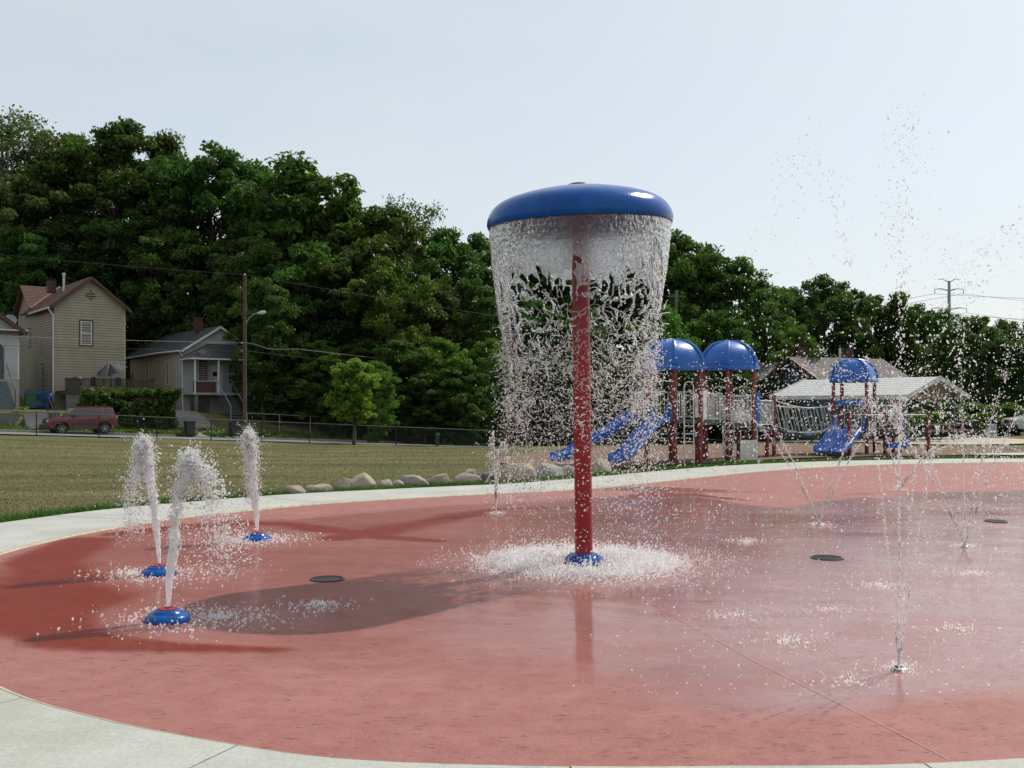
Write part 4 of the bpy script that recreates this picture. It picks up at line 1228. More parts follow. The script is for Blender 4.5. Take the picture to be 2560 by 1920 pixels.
# tarp and bin by the side wall
tp = MB()
vs_ = []
for i in range(9):
    for j in range(7):
        vs_.append((-1.9 + i * .2, -.1 - .1 * math.sin(j * .9 + i * .6) + (.5 if j == 6 else 0), 1.55 + j * .2 + .04 * math.sin(i * 1.7)))
tp.add(vs_, [(i * 7 + j, (i + 1) * 7 + j, (i + 1) * 7 + j + 1, i * 7 + j + 1) for i in range(8) for j in range(6)])
tt_ = thing("tarp_cover", st(4.9, 19.6, 0), "blue tarpaulin draped by the side wall of the beige house", "tarpaulin", rz=ST_ANG)
o = tp.build("sheet", M("blue_tarp", (.015, .075, .20), .5, .3, 3, .4, 9), tt_, True, local=True)
sm = o.modifiers.new("thick", 'SOLIDIFY'); sm.thickness = .03
MB().box2((-1.85, -.02, 1.4), (-.35, .7, 2.6)).build("pile", WOODD, tt_, local=True)
gb = thing("green_bin", st(3.0, 18.6, gz(*st(3.0, 18.6)[:2])), "dark green wheeled bin between the porch steps and blue tarp", "bin", rz=ST_ANG)
GRB = M("green_bin_plastic", (.02, .085, .045), .5)
MB().prism([(-.26, .1), (.26, .1), (.32, 1.0), (-.32, 1.0)], 'y', -.32, .32).build("body", GRB, gb, local=True, bevel=.02)
MB().prism([(-.35, 1.0), (.35, 1.0), (.3, 1.1), (-.3, 1.1)], 'y', -.36, .36).build("lid", GRB, gb, local=True, bevel=.02)

# --- white house with hipped porch
hw = thing("white_house", st(13.9, 19.7, 0), "single storey white house with grey roof, porch and boarded windows", "house", rz=ST_ANG)
F0, E2, A2, L2, W2 = 2.72, 5.95, 7.75, 12.6, 5.6
MB().box2((.03, .03, F0), (W2, L2, E2)).build("wall", WHITES, hw, local=True)
MB().box2((-.02, -.0, .3), (W2, L2, F0 - .002)).build("foundation", FOUND, hw, local=True)
MB().box2((-.05, -.03, F0 - .28), (W2, L2, F0 - .02)).build("sill_band", M("tan_band", (.2, .165, .12), .8), hw, local=True)
MB().prism([(.03, E2), (W2, E2), (W2 / 2, A2 - .1)], 'y', .05, L2).build("gable_wall", WHITES, hw, local=True)
CREAM = siding_mat("cream_siding", (.47, .40, .30), (.40, .34, .25))
siding(hw, "siding", CREAM, 'y', .03, 2.0, L2, F0, E2, -1, .17)
siding(hw, "siding", WHITES, 'y', .03, 0, 2.0, F0, E2, -1, .17)
siding(hw, "siding", WHITES, 'x', .03, 0, W2, F0, E2, -1, .17, (W2 / 2, A2 - .1))
s3 = (A2 - E2) / (W2 / 2)
for x0 in (-.3, W2 + .3):
    shingle_plane(hw, "roof", DARKR, (x0, -.3, E2 - .3 * s3 + .1), (x0, L2 + .2, E2 - .3 * s3 + .1), (W2 / 2, -.3, A2 + .1), (W2 / 2, L2 + .2, A2 + .1), 20)
b = MB()
for x0 in (-.3, W2 + .3): slab_quad(b, [(x0, -.36, E2 - .3 * s3 + .1), (x0, -.301, E2 - .3 * s3 + .1), (W2 / 2, -.301, A2 + .1), (W2 / 2, -.36, A2 + .1)], .16)
b.build("barge_board", TRIMW, hw, local=True)
MB().tube([(-.36, -.25, E2 - .13), (-.36, 4.5, E2 - .1), (-.34, L2, E2 - .2)], .07, 8).build("gutter", TRIMW, hw, True, local=True)
MB().tube([(-.34, -.2, E2 - .15), (-.08, -.1, E2 - .5), (-.08, -.08, F0), (-.02, -.1, 1.0)], .05, 8).build("downspout", TRIMW, hw, True, local=True)
MB().box((W2 / 2 - .5, 3.0, A2 + .35), (.55, .55, 1.1)).box((W2 / 2 - .5, 3.0, A2 + .9), (.65, .65, .1)).build("chimney", BRICKD, hw, local=True)
PLY1, PLY2 = M("plywood_red", (.21, .10, .045), .8, .25, 3), M("plywood_tan", (.20, .145, .075), .8, .3, 3)
window(hw, 'y', .03, -1, 8.2, F0 + .75, .75, 1.75, inner=PLY1, sash=False)
window(hw, 'y', .03, -1, 3.4, F0 + .6, .75, 1.9, inner=PLY2, sash=False)
window(hw, 'x', .03, -1, 1.55, F0 + .35, .62, 2.1, frame=BROWNT, inner=BROWNT, sash=False)
dr = MB().box2((2.2, -.02, F0), (3.1, .03, F0 + 2.15)).build("door", TRIMW, hw, local=True)
MB().box2((2.25, -.04, F0 + 1.0), (2.33, -.021, F0 + 1.12)).build("handle", BLACKM, dr, local=True)
MB().box2((2.28, -.05, F0 + 1.25), (2.62, -.021, F0 + 1.6)).build("mail_box", BLACKM, dr, local=True)
window(hw, 'x', .03, -1, 3.9, F0 + .65, .85, 1.65, inner=GLASSD)
# porch
MB().box2((-.05, -2.0, F0 - .2), (W2, -.01, F0 - .03)).build("porch_floor", FOUND, hw, local=True)
b = MB()
pe = 5.3
for q in (((-.3, -2.3, pe), (W2 + .3, -2.3, pe), (1.9, -.3, pe + 1.15), (W2 - 1.9, -.3, pe + 1.15)),):
    shingle_plane(hw, "porch_roof", DARKR, *q, rows=12, th=.08)
shingle_plane(hw, "porch_roof", DARKR, (-.3, -.01, pe), (-.3, -2.3, pe), (1.9, -.01, pe + 1.15), (1.9, -.3, pe + 1.15), rows=12, th=.06)
MB().box2((-.28, -2.28, pe - .16), (W2 + .28, -2.1, pe - .02)).box2((-.28, -2.1, pe - .16), (-.14, -.05, pe - .02)).build("porch_beam", TRIMW, hw, local=True)
MB().box2((-.3, -2.1, pe - .03), (W2 + .3, -.02, pe - .0)).build("porch_ceiling", M("porch_ceiling_tan", (.2, .19, .15), .8), hw, local=True)
for q in (.15, 1.95, W2 - .1): MB().box((q, -2.0, (F0 + pe) / 2 - .1), (.11, .11, pe - F0 + .0)).build("porch_post", TRIMW, hw, local=True)
MB().box2((.05, -2.03, F0 - .02), (1.75, -1.9, F0 + .78)).build("porch_wall", BRICKD, hw, local=True)
MB().box2((3.05, -2.03, F0 - .02), (W2 + .1, -1.9, F0 + .78)).build("porch_wall", BRICKD, hw, local=True)
MB().box2((.0, -2.06, F0 + .781), (1.8, -1.87, F0 + .85)).build("porch_cap", FOUND, hw, local=True)
MB().box2((3.0, -2.06, F0 + .781), (W2 + .12, -1.87, F0 + .85)).build("porch_cap", FOUND, hw, local=True)
b = MB(); b.box2((.2, -1.95, .3), (.4, -1.7, F0 - .21)); b.box2((W2 - .4, -1.95, .0), (W2 - .1, -1.7, F0 - .21)); b.build("porch_pier", BLOCK, hw, local=True)
b = MB()
for k in range(10): b.box2((1.85, -2.3 - k * .27, F0 - .05 - .2 * (k + 1)), (2.95, -2.0 - k * .27, F0 - .2 * (k + 1)))
b.build("porch_steps", STEPS, hw, local=True)
for q in (1.85, 2.95): MB().tube([(q, -2.05, F0 + .85), (q, -4.6, F0 - 1.05), (q, -4.6, F0 - 2.1)], .025, 7).build("step_rail", STEEL, hw, True, local=True)
MB().box2((.55, -.06, .75), (2.0, -.02, 2.3)).build("basement_opening", GLASSD, hw, local=True)

# --- porch house at the left edge
hp = thing("porch_house", st(-5.2, 17.3, 0), "white sided house with brown gabled porch at the left edge", "house", rz=ST_ANG)
W3, F3, E3, A3 = 7.3, 3.45, 6.5, 9.2
MB().box2((.1, 2.0, 1.0), (W3 - .1, 10, E3)).build("wall", WHITES, hp, local=True)
MB().box2((.05, .05, 1.0), (W3 - .02, 2.02, F3)).build("porch_base", FOUND, hp, local=True)
siding(hp, "siding", WHITES, 'y', W3 - .1, 2.0, 10, F3, E3, 1, .13)
siding(hp, "siding", WHITES, 'x', 2.0, .1, W3 - .1, F3, E3, -1, .13)
MB().prism([(.1, E3 + .2), (W3 - .1, E3 + .2), (W3 / 2, A3 - .1)], 'y', .12, 9.9).build("gable_wall", GREENW, hp, local=True)
siding(hp, "siding", WHITES, 'x', .1, .1, W3 - .1, E3 + .2, E3 + .21, -1, .13, (W3 / 2, A3 - .1))
s4 = (A3 - E3) / (W3 / 2)
for x0, x1 in ((-.45, W3 / 2), (W3 + .45, W3 / 2)):
    shingle_plane(hp, "roof", BROWNR, (x0, -.4, E3 - .45 * s4 + .35), (x0, 10, E3 - .45 * s4 + .35), (W3 / 2, -.4, A3 + .3), (W3 / 2, 10, A3 + .3), 22)
b = MB()
for x0 in (-.45, W3 + .45): slab_quad(b, [(x0, -.46, E3 - .45 * s4 + .35), (x0, -.401, E3 - .45 * s4 + .35), (W3 / 2, -.401, A3 + .3), (W3 / 2, -.46, A3 + .3)], .24)
b.build("barge_board", BROWNT, hp, local=True)
MB().box2((-.4, -.35, E3 - .05), (W3 + .42, -.05, E3 + .12)).build("eave_trim", BROWNT, hp, local=True)
MB().box2((-.42, -.42, E3 + .121), (W3 + .44, -.1, E3 + .2)).build("gutter", TRIMW, hp, local=True)
# porch corner wall with arched opening
def arch_wall(x0, x1, zb, zt, oa, ob, spring, y0, y1):
    poly = [(x0, zb), (oa, zb), (oa, spring)]
    for k in range(1, 12):
        w = math.pi - k * math.pi / 12
        poly.append(((oa + ob) / 2 + (ob - oa) / 2 * math.cos(w), spring + .55 * math.sin(w)))
    poly += [(ob, spring), (ob, zb), (x1, zb), (x1, zt), (x0, zt)]
    return poly
for (oa, ob) in ((3.9, 6.35), (.6, 3.2)):
    pass
poly = arch_wall(3.5, W3 - .02, F3, E3, 3.9, 6.35, F3 + 2.0, .06, .3)
MB().prism(poly, 'y', .06, .3).build("porch_wall", WHITES, hp, local=True)
siding(hp, "siding", WHITES, 'x', .06, 6.4, W3 - .02, F3, E3 - .06, -1, .13)
siding(hp, "siding", WHITES, 'y', W3 - .02, .06, 1.98, F3, E3 - .06, 1, .13)
MB().box2((6.2, .0, F3), (6.34, .05, F3 + 2.1)).build("porch_post", M("purple_grey_trim", (.07, .06, .075), .6), hp, local=True)
MB().box2((W3 - .3, .3, F3), (W3 - .025, 1.99, E3 - .06)).build("side_wall", WHITES, hp, local=True)
dd_ = MB().box2((4.6, 1.93, F3), (5.7, 1.98, F3 + 2.1)).build("door", BROWNT, hp, local=True)
MB().box2((4.68, 1.90, F3 + .95), (4.76, 1.925, F3 + 1.1)).build("handle", STEEL, dd_, local=True)
b = MB()
for k in range(8): b.box2((3.9, -.3 - k * .3, 1.2), (6.5, .03 - k * .3, F3 - .2 * (k + 1) + .02))
b.build("porch_steps", STEPS, hp, local=True)
for q in (6.5,): MB().tube([(q, -.1, F3 + .95), (q, -2.6, F3 - .75), (q, -2.6, 1.6)], .045, 7).build("step_rail", M("purple_grey_trim"), hp, True, local=True)
MB().tube([(4.9, -.5, F3 + .5), (4.9, -2.6, F3 - .75), (4.9, -2.6, 1.6)], .03, 7).build("step_rail", TRIMW, hp, True, local=True)
MB().box2((4.0, .5, F3), (5.9, .56, F3 + .55)).build("porch_board", M("plywood_red"), hp, local=True)
dish = thing("satellite_dish", st(1.9, 19.2, 7.0), "pale round satellite dish on the brown porch roof", "dish", rz=ST_ANG)
MB().cyl((0, 0, -.5), (0, 0, .35), .03, 8).build("mast", STEEL, dish, True, local=True)
MB().lathe([(0, -.02), (.15, .0), (.3, .06), (.38, .12), (.37, .125), (.29, .07), (.14, .015), (0, -.005)], (0, -.08, .45), 24, Matrix.Rotation(math.radians(70), 3, 'X')).build("reflector", M("dish_grey", (.3, .3, .31), .5), dish, True, local=True)

# --- retaining wall and steps to the street
rw = thing("retaining_wall", st(-8, 12.45, .05), "long low concrete block retaining wall below the porch house", "retaining wall", rz=ST_ANG)
for c in range(5):
    for k in range(23):
        o_ = .21 if c % 2 else 0
        x0 = -7 + k * .72 + o_; x1 = x0 + .705
        if x1 > 9.2: continue
        MB().box2((x0, 0 + random.uniform(-.008, .008), -.1 + c * .26), (x1, .3, -.1 + c * .26 + .252)).build("block", BLOCK, rw, local=True)
sp = thing("street_steps", st(1.4, 11.3, .0), "concrete steps with dark handrail climbing from the street to the porch", "steps", rz=ST_ANG)
for k in range(7): MB().box2((0, k * .34, -.2), (1.5, 2.4, .19 * (k + 1))).build("step", KERB, sp, local=True) if k == 0 else MB().box2((0.003 * k, k * .34, .19 * k + .001), (1.5 - .003 * k, 2.4, .19 * (k + 1))).build("step", KERB, sp, local=True)
MB().tube([(1.55, .1, -.1), (1.55, .1, 1.0), (1.55, 2.3, 2.3), (1.55, 2.3, 1.3)], .035, 7).build("handrail", BLACKM, sp, True, local=True)
MB().box2((1.62, .9, -.2), (1.95, 2.6, 1.3)).build("cheek_wall", BLOCK, sp, local=True)

# --- bins by the drive
BINM = M("black_bin_plastic", (.02, .024, .024), .5)
for (s_, n_, lb) in ((11.15, 10.95, "black wheeled bin standing by the kerb at the driveway"), (14.4, 11.3, "dark wheeled bin at the foot of the utility pole")):
    t = thing("wheeled_bin", st(s_, n_, gz(*st(s_, n_)[:2])), lb, "bin", "wheeled bins by the street", rz=ST_ANG)
    MB().prism([(-.24, .06), (.24, .06), (.30, .95), (-.30, .95)], 'y', -.3, .3).build("body", BINM, t, local=True, bevel=.02)
    MB().prism([(-.33, .955), (.33, .955), (.28, 1.03), (-.28, 1.03)], 'y', -.34, .33).build("lid", BINM, t, local=True, bevel=.02)
    for dx in (-.27, .27): MB().lathe([(.001, -.03), (.11, -.03), (.12, 0), (.11, .03), (.001, .03)], (dx, .26, .12), 14, Matrix.Rotation(math.pi / 2, 3, 'Y')).build("wheel", BLACKM, t, True, local=True)

# ------------------------------------------------------------------ cars
TYRE = M("tyre_rubber", (.014, .014, .014), .8)
ALLOY = M("alloy_rim", (.40, .40, .41), .35, .2, 9, metal=.7)
CLAD = M("grey_cladding", (.028, .028, .03), .6)
CGLASS = M("car_glass", (.035, .05, .05), .06, .3, 2, coat=.5)
def make_car(name, loc, rz, paint, label, suv=True):
    t = thing(name, loc, label, "car", rz=rz)
    hw_ = .80; r_ = .335
    def arch(cx):
        return [(cx + .43 * math.cos(w), .36 + .43 * math.sin(w)) for w in np.linspace(math.pi * 1.02, -.02 * math.pi, 13)]
    prof_ = [(-1.98, .40), (-2.02, .55), (-2.0, .80), (-1.93, .95), (-1.70, 1.0), (-1.2, 1.05), (-.88, 1.09), (.5, 1.10), (1.86, 1.12), (1.96, 1.02), (1.98, .6), (1.95, .42)]
    bot = [(1.72, .36)] + list(reversed(arch(1.25)))[:] + [(.75, .34), (-.72, .34)] + list(reversed(arch(-1.22)))[:] + [(-1.70, .36)]
    poly = prof_ + bot
    # body as three slices so the flanks tuck in a little towards top and bottom
    n = len(poly); rows = [(-hw_ + .05, .965), (-hw_, 1.0), (hw_, 1.0), (hw_ - .05, .965)]
    b = MB(); vs_ = []
    for yy, k in ((-hw_, .985), (-hw_ + .06, 1.0), (hw_ - .06, 1.0), (hw_, .985)):
        vs_ += [(p[0] * k, yy, .7 + (p[1] - .7) * k) for p in poly]
    fs_ = [tuple(range(n)), tuple(range(4 * n - 1, 3 * n - 1, -1))] + [(i * n + k, i * n + (k + 1) % n, (i + 1) * n + (k + 1) % n, (i + 1) * n + k) for i in range(3) for k in range(n)]
    b.add(vs_, fs_)
    b.build("body", paint, t, True, local=True, bevel=.012)
    # cabin
    bx0, bx1, tx0, tx1, zb, zt = (-.92, 1.90, -.42, 1.76, 1.085, 1.62) if suv else (-.8, 1.5, -.2, .9, 1.085, 1.45)
    bw, tw = .772, .68
    q = [(bx0, -bw, zb), (bx1, -bw, zb), (bx1, bw, zb), (bx0, bw, zb), (tx0, -tw, zt), (tx1, -tw, zt), (tx1, tw, zt), (tx0, tw, zt)]
    cb_ = MB().add(q, [(3, 2, 1, 0), (4, 5, 6, 7), (0, 1, 5, 4), (1, 2, 6, 5), (2, 3, 7, 6), (3, 0, 4, 7)]).build("cabin", paint, t, True, local=True, bevel=.05)
    def pane(face, u0, u1, v0, v1, o=.012):
        A, B_, C_, D_ = [Vector(q[i]) for i in face]
        nrm = (B_ - A).cross(D_ - A).normalized()
        ctr = (A + B_ + C_ + D_) / 4
        if nrm.dot(ctr - Vector((.5, 0, 1.3))) < 0: nrm = -nrm
        P = lambda u, v: A.lerp(B_, u).lerp(D_.lerp(C_, u), v) + nrm * o
        pts = [P(u0, v0), P(u1, v0), P(u1, v1), P(u0, v1)]
        MB().add(pts + [p - nrm * .01 for p in pts], [(0, 1, 2, 3), (7, 6, 5, 4), (0, 4, 5, 1), (1, 5, 6, 2), (2, 6, 7, 3), (3, 7, 4, 0)]).build("window", CGLASS, cb_, local=True)
    for f in ((0, 1, 5, 4), (3, 2, 6, 7)):
        for (u0, u1) in ((.07, .40), (.45, .57), (.585, .70), (.75, .93)): pane(f, u0, u1, .08, .82)
    pane((3, 0, 4, 7), .06, .94, .08, .9); pane((1, 2, 6, 5), .08, .92, .1, .85)
    MB().box2((-.25, -.62, 1.612), (1.68, .62, 1.675)).build("roof_panel", paint, t, True, local=True, bevel=.03)
    for cx in (-1.22, 1.25):
        for sg in (-1, 1):
            wh = empty("wheel", (0, 0, 0), 0, t)
            Rm = Matrix.Rotation(math.pi / 2, 3, 'X')
            MB().lathe([(.20, -.095), (.30, -.10), (r_, -.06), (r_, .06), (.30, .10), (.20, .095), (.20, -.095)], (cx, sg * (hw_ - .08), r_), 28, Rm).build("tyre", TYRE, wh, True, local=True)
            rim = MB().lathe([(.205, -.09), (.205, .09), (.19, .095), (.17, .03), (.17, -.03), (.19, -.095), (.205, -.09)], (cx, sg * (hw_ - .08), r_), 24, Rm)
            rim.lathe([(0, sg * -.05), (.05, sg * -.055), (.05, sg * -.02)], (cx, sg * (hw_ - .08), r_), 12, Rm)
            for k in range(5):
                w = k * 2 * math.pi / 5 + .3
                rim.tube([(cx, sg * (hw_ - .035), r_), (cx + .185 * math.cos(w), sg * (hw_ - .03), r_ + .185 * math.sin(w))], [.035, .028], 6)
            rim.build("rim", ALLOY, wh, True, local=True)
            MB().lathe([(.0, 0), (.18, 0)], (cx, sg * (hw_ - .1), r_), 16, Rm).build("brake_disc", CLAD, wh, local=True)
    for sg in (-1, 1):
        MB().box2((-.72, sg * (hw_ - .002), .52), (.76, sg * (hw_ + .022), .68)).build("side_moulding", CLAD, t, local=True, bevel=.006)
        MB().box2((-.72, sg * (hw_ - .03), .31), (.76, sg * (hw_ + .012), .39)).build("sill", CLAD, t, local=True, bevel=.006)
        for xd in (.28, 1.02): MB().box2((xd, sg * (hw_ - .002), .93), (xd + .16, sg * (hw_ + .018), .965)).build("door_handle", CLAD, t, local=True, bevel=.004)
        for xd in (-.62, .42): MB().box2((xd, sg * (hw_ - .002), .42), (xd + .012, sg * (hw_ + .002), 1.07)).build("door_gap", CLAD, t, local=True)
        MB().box2((-.68, sg * (hw_ - .02), 1.06), (-.48, sg * (hw_ + .14), 1.2)).build("mirror", CLAD, t, local=True, bevel=.03)
        MB().box2((-2.03, sg * .46, .74), (-1.9, sg * .72, .88)).build("headlight", M("lamp_glass", (.55, .56, .56), .15), t, local=True, bevel=.02)
        MB().box2((1.955, sg * .56, .55), (2.0, sg * .76, .98)).build("tail_light", M("tail_lamp", (.20, .012, .012), .2), t, local=True, bevel=.01)
    MB().box2((-2.14, -.78, .36), (-1.96, .78, .62)).build("front_bumper", CLAD, t, True, local=True, bevel=.05)
    MB().box2((1.94, -.78, .38), (2.1, .78, .60)).build("rear_bumper", CLAD, t, True, local=True, bevel=.05)
    MB().box2((-2.035, -.44, .70), (-1.98, .44, .90)).build("grille", CLAD, t, local=True, bevel=.01)
    if suv:
        MB().lathe([(.20, -.1), (.30, -.1), (.33, -.05), (.33, .05), (.30, .1), (0, .1)], (2.1, .1, .85), 24, Matrix.Rotation(math.pi / 2, 3, 'Y')).build("spare_wheel", CLAD, t, True, local=True)
    MB().box2((-1.7, -.6, .3), (1.7, .6, .5)).build("underside", CLAD, t, local=True)
    return t
cl = st(3.8, 9.45)
make_car("parked_car", (cl.x, cl.y, float(road_z(3.8)) + .035), ST_ANG, M("maroon_paint", (.125, .009, .012), .3, .15, 2, coat=.7, dirt=(.11, .02, .02)), "maroon four door off-roader parked by the kerb below the beige house")
make_car("parked_car", (30.9, 58.2, gz(30.9, 58.2)), .15, M("silver_white_paint", (.5, .5, .5), .3, .1, 2, coat=.6), "pale car cut off by the right edge of the picture", False)
# ------------------------------------------------------------------ utility poles and wires
POLEW = M("creosote_wood", (.085, .055, .042), .9, .3, 3, .5, 30)
WIRE_L = M("pale_cable", (.22, .22, .23), .5)
WIRE_D = M("dark_cable", (.03, .03, .032), .6)
def up(s_, n_=10.9): return st(s_, n_, gz(*st(s_, n_)[:2]))
pA = up(15.0)
ut = thing("utility_pole", pA, "brown wooden utility pole with curved street lamp beside the white house", "utility pole")
MB().tube([pA + Vector((0, 0, -.3)), pA + Vector((0, 0, 5)), (pA.x, pA.y, 10.72)], [.15, .135, .11], 14).build("shaft", POLEW, ut, True)
zt = 10.72
b = MB(); b.lathe([(.05, -.06), (.06, 0), (.05, .1), (0, .13)], (pA.x, pA.y, zt), 10); b.build("insulator", TRIMW, ut, True)
for zz in (6.05, 5.5):
    MB().box((pA.x - .16, pA.y - .1, zz), (.1, .1, .12)).build("bracket", STEEL, ut)
arm = [pA + Vector((.08, -.05, 7.35 - pA.z)), pA + Vector((.35, -.15, 7.75 - pA.z)), pA + Vector((.7, -.25, 8.02 - pA.z)), pA + Vector((1.05, -.33, 8.1 - pA.z))]
am = MB().tube(arm, .03, 8).build("lamp_arm", STEEL, ut, True)
hd = arm[-1]
MB().add(*(lambda L: (L.v, L.f))(MB().lathe([(0, -.34), (.07, -.3), (.13, -.12), (.15, .05), (.12, .22), (.05, .3), (0, .31)], (0, 0, 0), 16))).v
Ml = Matrix.Rotation(math.atan2(-.08, .35), 3, 'Z') @ Matrix.Rotation(math.radians(84), 3, 'Y')
MB().lathe([(0, -.34), (.07, -.3), (.12, -.12), (.14, .05), (.11, .22), (.05, .3), (0, .31)], hd + Vector((.22, -.06, .0)), 18, Ml).build("lamp_head", M("lamp_grey", (.5, .51, .52), .4), am, True)
pB = Vector((16.0, 97.0, gz(16.0, 97.0)))
u2 = thing("utility_pole", pB, "thin grey utility pole rising from the trees behind the left play tower", "utility pole")
MB().tube([pB, (pB.x, pB.y, 13.0)], [.17, .12], 12).build("shaft", M("grey_wood", (.15, .13, .115), .9, .2, 3), u2, True)
MB().box((pB.x, pB.y, 12.4), (1.8, .1, .1)).build("crossarm", M("grey_wood"), u2)
pC = Vector((31.0, 59.0, gz(31.0, 59.0)))
u3 = thing("utility_pole", pC, "utility pole with grey transformer at the right edge", "utility pole")
MB().tube([pC, (pC.x, pC.y, 9.4)], [.15, .12], 12).build("shaft", POLEW, u3, True)
MB().lathe([(0, 7.05), (.22, 7.08), (.22, 7.75), (.2, 7.82), (0, 7.84)], (pC.x - .42, pC.y - .05, 0), 18).build("transformer", M("transformer_grey", (.22, .23, .25), .5), u3, True)
MB().box((pC.x, pC.y, 8.9), (1.6, .1, .1), .4).build("crossarm", POLEW, u3)

def wire(name, pts, r, mat, label):
    t = MB().tube(pts, r, 5).build(name, mat, None, True)
    return tag(t, label, "wire", "overhead street wires")
def span(a, c, sg, n=24): return [Vector(a).lerp(Vector(c), k / n) + Vector((0, 0, -4 * sg * (k / n) * (1 - k / n))) for k in range(n + 1)]
e1 = st(-34, 10.9, 12.6); e2 = st(60, 10.9, 8.2)
wire("power_line", span(e1, (pA.x, pA.y, zt + .05), .75) + span((pA.x, pA.y, zt + .05), e2, .35)[1:], .010, WIRE_D, "topmost overhead wire running through the tip of the brown utility pole")
w2a = span(st(-34, 10.7, 6.9), (pA.x - .2, pA.y - .15, 6.05), .55)
w2b = span((pA.x + .1, pA.y - .1, 6.05), st(60, 10.7, 3.6), .25, 60)
for k, dzv in ((1, -.04), (2, -.22), (3, -.22), (4, -.12)): w2b[k] += Vector((0, 0, dzv))
wire("power_line", w2a + w2b, .015, WIRE_L, "thick pale overhead cable crossing in front of both houses")
wire("power_line", span(st(-34, 10.8, 6.2), (pA.x, pA.y - .15, 5.5), .5) + span((pA.x, pA.y - .15, 5.5), st(60, 10.8, 3.1), .25)[1:], .011, WIRE_D, "lowest dark overhead cable below the pale one")

# ------------------------------------------------------------------ transmission tower on the skyline
TWR = M("tower_steel", (.22, .25, .28), .6, .1, 2)
tx, ty = 110.2, 251.0
tw_ = thing("transmission_tower", (tx, ty, 0), "far grey steel transmission pole on the skyline above the trees", "transmission tower")
MB().tube([(tx, ty, 0), (tx, ty, 33.4)], [.8, .32], 12).build("mast", TWR, tw_, True)
for zz, L in ((31.0, 3.6), (26.2, 4.4), (21.5, 3.9)):
    for sg in (-1, 1):
        MB().tube([(tx, ty, zz), (tx + sg * L * .6, ty, zz + .5), (tx + sg * L, ty, zz + .3)], [.2, .14, .08], 6).build("crossarm", TWR, tw_)
        MB().cyl((tx + sg * L, ty, zz + .3), (tx + sg * L, ty, zz - .8), .09, 6).build("insulator", TWR, tw_)
for sg in (-1, 1): MB().tube([(tx, ty, 33), (tx + sg * 1.6, ty, 34.0), (tx + sg * 2.8, ty, 33.7)], [.12, .1, .08], 6).build("earth_arm", TWR, tw_)
k_ = 0
for zz, L, nm in ((30.2, 3.6, "upper"), (25.4, 4.4, "middle"), (20.7, 3.9, "lower")):
    for sg, sd_ in ((-1, "near"), (1, "far")):
        a = (tx + sg * L, ty, zz); c = (tx + 130, ty - 70 + 26 * (sg + 1), zz + 1 - k_); d = (tx - 150, ty + 130, zz - 7)
        w = MB().tube(span(d, a, 4, 16) + span(a, c, 5, 16)[1:], .045, 4).build("transmission_line", WIRE_L)
        tag(w, f"{nm} {'left' if sg < 0 else 'right'} arm wire strung from the far transmission pole", "wire", "transmission wires"); k_ += 1

# ------------------------------------------------------------------ picnic shelter
SHED_W = M("white_metal_roof", (.46, .47, .45), .45, .08, 3, dirt=(.38, .385, .37))
TEALP = M("blue_grey_post", (.045, .065, .085), .5)
K = Vector((18.3, 46.0, 0)); pe_ = Vector((-.64, .768, 0)); pd_ = Vector((.768, .64, 0))
g_ = gz(18.3, 46)
pav = thing("picnic_shelter", (K.x, K.y, g_), "open picnic shelter with white ribbed metal gable roof", "shelter")
zE, zR, LN, DP = 2.16, 3.06, 7.6, 6.0
def pk(a, c, z_): q = K + pe_ * a + pd_ * c; return Vector((q.x, q.y, z_))
def ribbed(c0, c1):
    rows = 9
    for k in range(rows):
        t0, t1 = k / rows, (k + .98) / rows
        za, zb_ = zE + (zR - zE) * t0, zE + (zR - zE) * t1
        ca, cc = c0 + (c1 - c0) * t0, c0 + (c1 - c0) * t1
        q = [pk(0, ca, za + .024), pk(LN, ca, za + .024), pk(LN, cc, zb_ + .012), pk(0, cc, zb_ + .012)]
        dn = Vector((0, 0, -.045))
        MB().add(q + [p + dn for p in q], [(0, 1, 2, 3), (7, 6, 5, 4), (0, 4, 5, 1), (1, 5, 6, 2), (2, 6, 7, 3), (3, 7, 4, 0)]).build("roof_sheet", SHED_W, rf)
rf = MB().add([pk(.02, .02, zE - .03), pk(LN - .02, .02, zE - .03), pk(LN - .02, DP / 2, zR - .04), pk(.02, DP / 2, zR - .04), pk(LN - .02, DP - .02, zE - .03), pk(.02, DP - .02, zE - .03),
               pk(.02, .02, zE - .09), pk(LN - .02, .02, zE - .09), pk(LN - .02, DP / 2, zR - .10), pk(.02, DP / 2, zR - .10), pk(LN - .02, DP - .02, zE - .09), pk(.02, DP - .02, zE - .09)],
              [(0, 1, 2, 3), (3, 2, 4, 5), (6, 9, 8, 7), (9, 11, 10, 8), (0, 3, 9, 6), (3, 5, 11, 9), (1, 7, 8, 2), (2, 8, 10, 4), (0, 6, 7, 1), (5, 4, 10, 11)]).build("roof", M("shelter_soffit", (.22, .21, .18), .8), pav)
ribbed(0, DP / 2); ribbed(DP, DP / 2)
b = MB()
for a in (-.03, LN + .0):
    for c0 in (0, DP):
        q = [pk(a, c0, zE + .06), pk(a + .03, c0, zE + .06), pk(a + .03, DP / 2, zR + .06), pk(a, DP / 2, zR + .06)]
        dn = Vector((0, 0, -.22)); b.add(q + [p + dn for p in q], [(0, 1, 2, 3), (7, 6, 5, 4), (0, 4, 5, 1), (1, 5, 6, 2), (2, 6, 7, 3), (3, 7, 4, 0)])
b.build("barge_board", SHED_W, pav)
b = MB()
